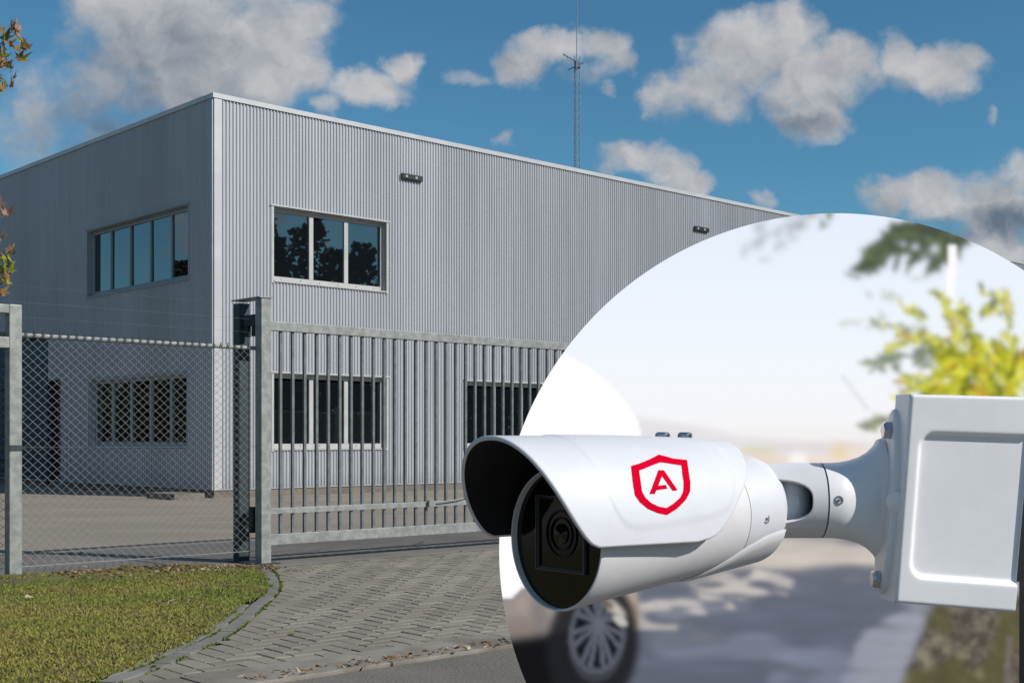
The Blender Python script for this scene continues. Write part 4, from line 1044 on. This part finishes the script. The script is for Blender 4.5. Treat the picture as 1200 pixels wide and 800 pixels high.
# red shield mark printed on the sunshield: cast on to its surface
mesh = hood.data; hw = WL[hood.name]
bvh = BVHTree.FromPolygons([v.co+hw for v in mesh.vertices], [tuple(p.vertices) for p in mesh.polygons])
def LPX(x, y): return (720+x/8.418, 520+y/8.418)
outer = [(437,105),(500,122),(580,145),(715,158),(730,260),(748,380),(745,470),(700,555),(620,635),(520,700),(430,682),(330,640),(250,575),(200,505),(180,380),(162,218),(240,195),(340,155)]
inner = [(450,182),(500,187),(580,200),(660,212),(668,290),(682,380),(678,465),(650,525),(590,580),(515,630),(440,618),(360,580),(305,530),(272,470),(258,370),(242,262),(290,246),(370,212)]
Apoly = [(432,258),(488,260),(622,455),(575,463),(468,318),(425,412),(505,402),(522,440),(412,455),(398,492),(345,494)]
eye = Vector((0,0,EYE))
def cast(px, py, lift=.0004):
    d = (PX(px, py, 1)-eye).normalized(); h = bvh.ray_cast(eye, d)
    if h[0] is None: return None
    nn = h[1] if h[1].dot(d) < 0 else -h[1]
    return h[0]+nn*lift
bmx = bmesh.new()
def addloop(pts_): return [bmx.verts.new((*LPX(*p), 0)) for p in pts_]
def dens_loop(pts_, k=4): return [(pts_[i][0]+(pts_[(i+1)%len(pts_)][0]-pts_[i][0])*q/k, pts_[i][1]+(pts_[(i+1)%len(pts_)][1]-pts_[i][1])*q/k) for i in range(len(pts_)) for q in range(k)]
o1 = addloop(dens_loop(outer)); i1 = addloop(dens_loop(inner)); n = len(o1)
rings = [o1]+[[bmx.verts.new(o1[k].co.lerp(i1[k].co, q/3)) for k in range(n)] for q in (1,2)]+[i1]
for a_, c_ in zip(rings, rings[1:]):
    for k in range(n): bmx.faces.new((a_[k], a_[(k+1)%n], c_[(k+1)%n], c_[k]))
for quad in ([(345,494),(398,492),(468,318),(432,258)], [(432,258),(468,318),(476,300),(488,260)], [(488,260),(468,318),(575,463),(622,455)], [(425,412),(505,402),(522,440),(409,456)]):
    q4 = [Vector((*LPX(*p), 0)) for p in quad]; gr_ = [[bmx.verts.new(q4[0].lerp(q4[3], a_/6).lerp(q4[1].lerp(q4[2], a_/6), c_/2)) for c_ in range(3)] for a_ in range(7)]
    for a_ in range(6):
        for c_ in range(2): bmx.faces.new((gr_[a_][c_], gr_[a_][c_+1], gr_[a_+1][c_+1], gr_[a_+1][c_]))
ok = True
for v in bmx.verts:
    q = cast(v.co.x, v.co.y)
    v.co = q if q else PX(v.co.x, v.co.y, 1.35)
me = bpy.data.meshes.new('shield_logo'); org = sum((v.co for v in bmx.verts), Vector())/len(bmx.verts)
for v in bmx.verts: v.co -= org
bmx.normal_update(); bmx.to_mesh(me); bmx.free(); me.materials.append(M['red'])
o = bpy.data.objects.new('shield_logo', me); COL.objects.link(o); o.parent = hood; o.location = org-WL[hood.name]; o['label'] = 'red shield outline with a letter A printed on the sunshield'
# pivot arm: axis along +X
AY = 1.530; az = PX(0, 586, AY).z; AX = Vector((1,0.0,0)); ax0 = PX(917,586,AY-.043).x; axs = PX(972,586,AY-.045).x; axe = PX(1047,586,AY-.045).x
ar = .0452
def collar(i, j):
    th = 2*math.pi*j                     # 0 = toward viewer (-Y), going up
    a_ = (th+math.pi) % (2*math.pi)-math.pi
    a_d = abs(a_-.02); cutw = math.radians(36)
    depth_ = 0.
    q = a_d/cutw
    if q < 1: depth_ = .052*(1-q**3.2)**.5
    x0 = ax0-.016+depth_; x = x0+(axs-.0012-x0)*i
    return Vector((x, AY-math.cos(th)*ar, az+math.sin(th)*ar))
b = MB(); b.grid(collar, 16, 240)
n = 240; lo_ = [collar(0, j/n) for j in range(n)]; li_ = [Vector((p.x, AY+(p.y-AY)*.90, az+(p.z-az)*.90)) for p in lo_]
b.add(lo_+li_, [(k, (k+1)%n, (k+1)%n+n, k+n) for k in range(n)])
cl_ = b.build('pivot_collar', M_B, sec, smooth=50, fix=True)
b = MB(); b.grid(lambda i, j: Vector((collar(i,j).x, AY+(collar(i,j).y-AY)*.90, az+(collar(i,j).z-az)*.90)), 8, 240); b.build('shade_sleeve', M['camdark'], cl_, smooth=50)  # black puts the shade inside the collar opening into the colour
b = MB(); b.lathe([(0,ar-.0065),(.004,ar-.0065)], Vector((axs-.006,AY,az)), AX, n=48); b.build('shade_bulkhead', M['camdark'], cl_)  # added black disc, painted shade that closes off the collar's depth
b = MB(); b.lathe([(0,ar-.0012),(.002,ar-.0012)], Vector((axs-.0013,AY,az)), AX, n=72, cap0=False, cap1=False); b.build('seam_ring', M['seam'], cl_)
# neck (upright knuckle) that joins body and collar
kx = PX(929,586,AY).x
b = MB(); b.lathe([(-.0385,.016),(-.037,.0255),(-.02,.0265),(.02,.0265),(.037,.0255),(.0385,.016)], Vector((kx-.004,AY,az)), (0.0001,0,1), n=48); 
b.lathe([(0,.0265),(.06,.0265)], C+bk*.30+Z*.026, (Vector((kx-.002,AY,az))-(C+bk*.30+Z*.026)), n=48)
b.build('neck_joint', M_C, sec, smooth=45)
fl = [(0,ar),(.012,ar),(.022,ar+.0008),(.034,ar+.003),(.046,ar+.007),(.056,ar+.013),(.064,ar+.021),(.068,ar+.028),(axe-axs-.001,ar+.030)]
b = MB(); b.lathe([(q[0]+.0008, q[1]) for q in fl], Vector((axs,AY,az)), AX, n=96); b.v = [(x, AY+(y-AY)*(1-.52*max(0,min(1,(x-axs-.018)/.045))), z) for x, y, z in b.v]; fb = b.build('flared_base', M_X, sec, smooth=40)
pn = PX(983,583,AY-.045); screw(fb, Vector((PX(983,583,AY-ar).x, AY-ar*math.cos(.05), az+ar*math.sin(.05))), Vector((0,-1,.05)), .0043)
# mounting plate, box
lean = math.radians(4.3)
tilt = lambda p: Vector((p.x+(p.z-az)*math.tan(lean), p.y, p.z))
b = MB(); px0 = axe-.004
prof_pl = [(0,.104),(.002,.1085),(.006,.110),(.016,.110)]
b.lathe(prof_pl, Vector((px0,AY,az)), AX, n=96); b.v = [(x, AY-.022+(y-AY)*.27, z) for x, y, z in b.v]; b.v = [tuple(tilt(Vector(v))) for v in b.v]; pl = b.build('mounting_plate', M_X, sec, smooth=35)
for zz_, yy_ in ((az+.084, AY-.024), (az-.092, AY-.024)):
    p = tilt(Vector((px0+.004, yy_, zz_))); b = MB(); b.lathe([(0,.0115),(.010,.0115),(.013,.009)], p, -AX, n=6, cap0=False); bo = b.build('bolt', M['steel'], pl, smooth=20)
    b = MB(); b.lathe([(-.004,.0155),(.001,.0155)], p, -AX, n=24); b.build('washer', M_X, bo)
b = MB(); b.lathe([(-.012,.014),(.004,.014),(.008,.012),(.010,.007)], Vector((px0+.009,AY-.047,az+.001)), Vector((-.5,-1,0)), n=32); b.build('cable_plug', M_X, pl, smooth=35)
# box from its front corners
TL, TR, BLc, BRc = PX(1067.5,461.5,1.466), PX(1212,465,1.478), PX(1049.5,706,1.466), PX(1190,717.5,1.478)
ex_ = (TR-TL).normalized(); ez_ = (TL-BLc).normalized(); ny = ex_.cross(ez_).normalized(); 
if ny.y < 0: ny = -ny
DEP = .045
def sd_rr(u_, v_):           # signed distance to recess outline, metres; v from top
    wm, hm = .145, .240
    x0, x1, y0, y1, rad = .0165+.0, .30, .0445, .208, .016
    cx, cy = (x0+x1)/2, (y0+y1)/2; qx = abs(u_*wm-cx)-(x1-x0)/2+rad; qy = abs(v_*hm-cy)-(y1-y0)/2+rad
    return math.hypot(max(qx,0), max(qy,0))+min(max(qx,qy),0)-rad
def box_pt(i, j):
    p = TL.lerp(TR, i).lerp(BLc.lerp(BRc, i), j)
    d = sd_rr(i, j); k = 1/(1+math.exp(d/.0011)); off = .0075*k
    r_ = .0042
    for dd in (i*.145, j*.24, (1-j)*.24):
        if dd < r_: off += r_-math.sqrt(max(0, r_*r_-(r_-dd)**2))
    return p+ny*off
b = MB(); b.grid(box_pt, 150, 230)
bx_ = b.build('junction_box', M_X, sec, smooth=70, fix=False)
def bp(i, j, d): return TL.lerp(TR, i).lerp(BLc.lerp(BRc, i), j)+ny*d
b = MB(); r_ = .0042
for (i0, j0, i1, j1) in ((0,0,0,1),(0,0,1,0),(0,1,1,1),(1,0,1,1)):
    b.add([bp(i0,j0,r_), bp(i1,j1,r_), bp(i1,j1,DEP), bp(i0,j0,DEP)], [(0,1,2,3)])
b.add([bp(0,0,DEP), bp(1,0,DEP), bp(1,1,DEP), bp(0,1,DEP)], [(0,1,2,3)])
b.build('box_shell', M_X, bx_)
# black post that carries box and glowing inset disc
pX = PX(1193.5,700,1.64).x
ps = thing('box_post', (pX+.035, 1.60, 0), 'black square post at the right edge carrying the white junction box', 'post')
b = MB(); b.box(pX, pX+.07, 1.57, 1.64, -.01, 1.16); b.build('post', M['black'], ps, bevel=.003)
b = MB(); b.box(pX-.12, pX+.05, 1.5125, 1.5165, .98, 1.12); b.box(pX-.03, pX+.05, 1.5166, 1.5699, 1.0, 1.1); b.build('bracket', M['black'], ps)
b = MB(); b.box(pX+.02, pX+.05, 1.6405, 1.7985+.004, .70, .74); b.box(pX+.02, pX+.05, 1.6405, 1.8025, 1.06, 1.10); b.build('inset_arm', M['black'], ps)
b = MB(); b.box(pX-.05, pX+.12, 1.52, 1.69, -.012, .006); b.build('foot_plate', M['black'], ps)
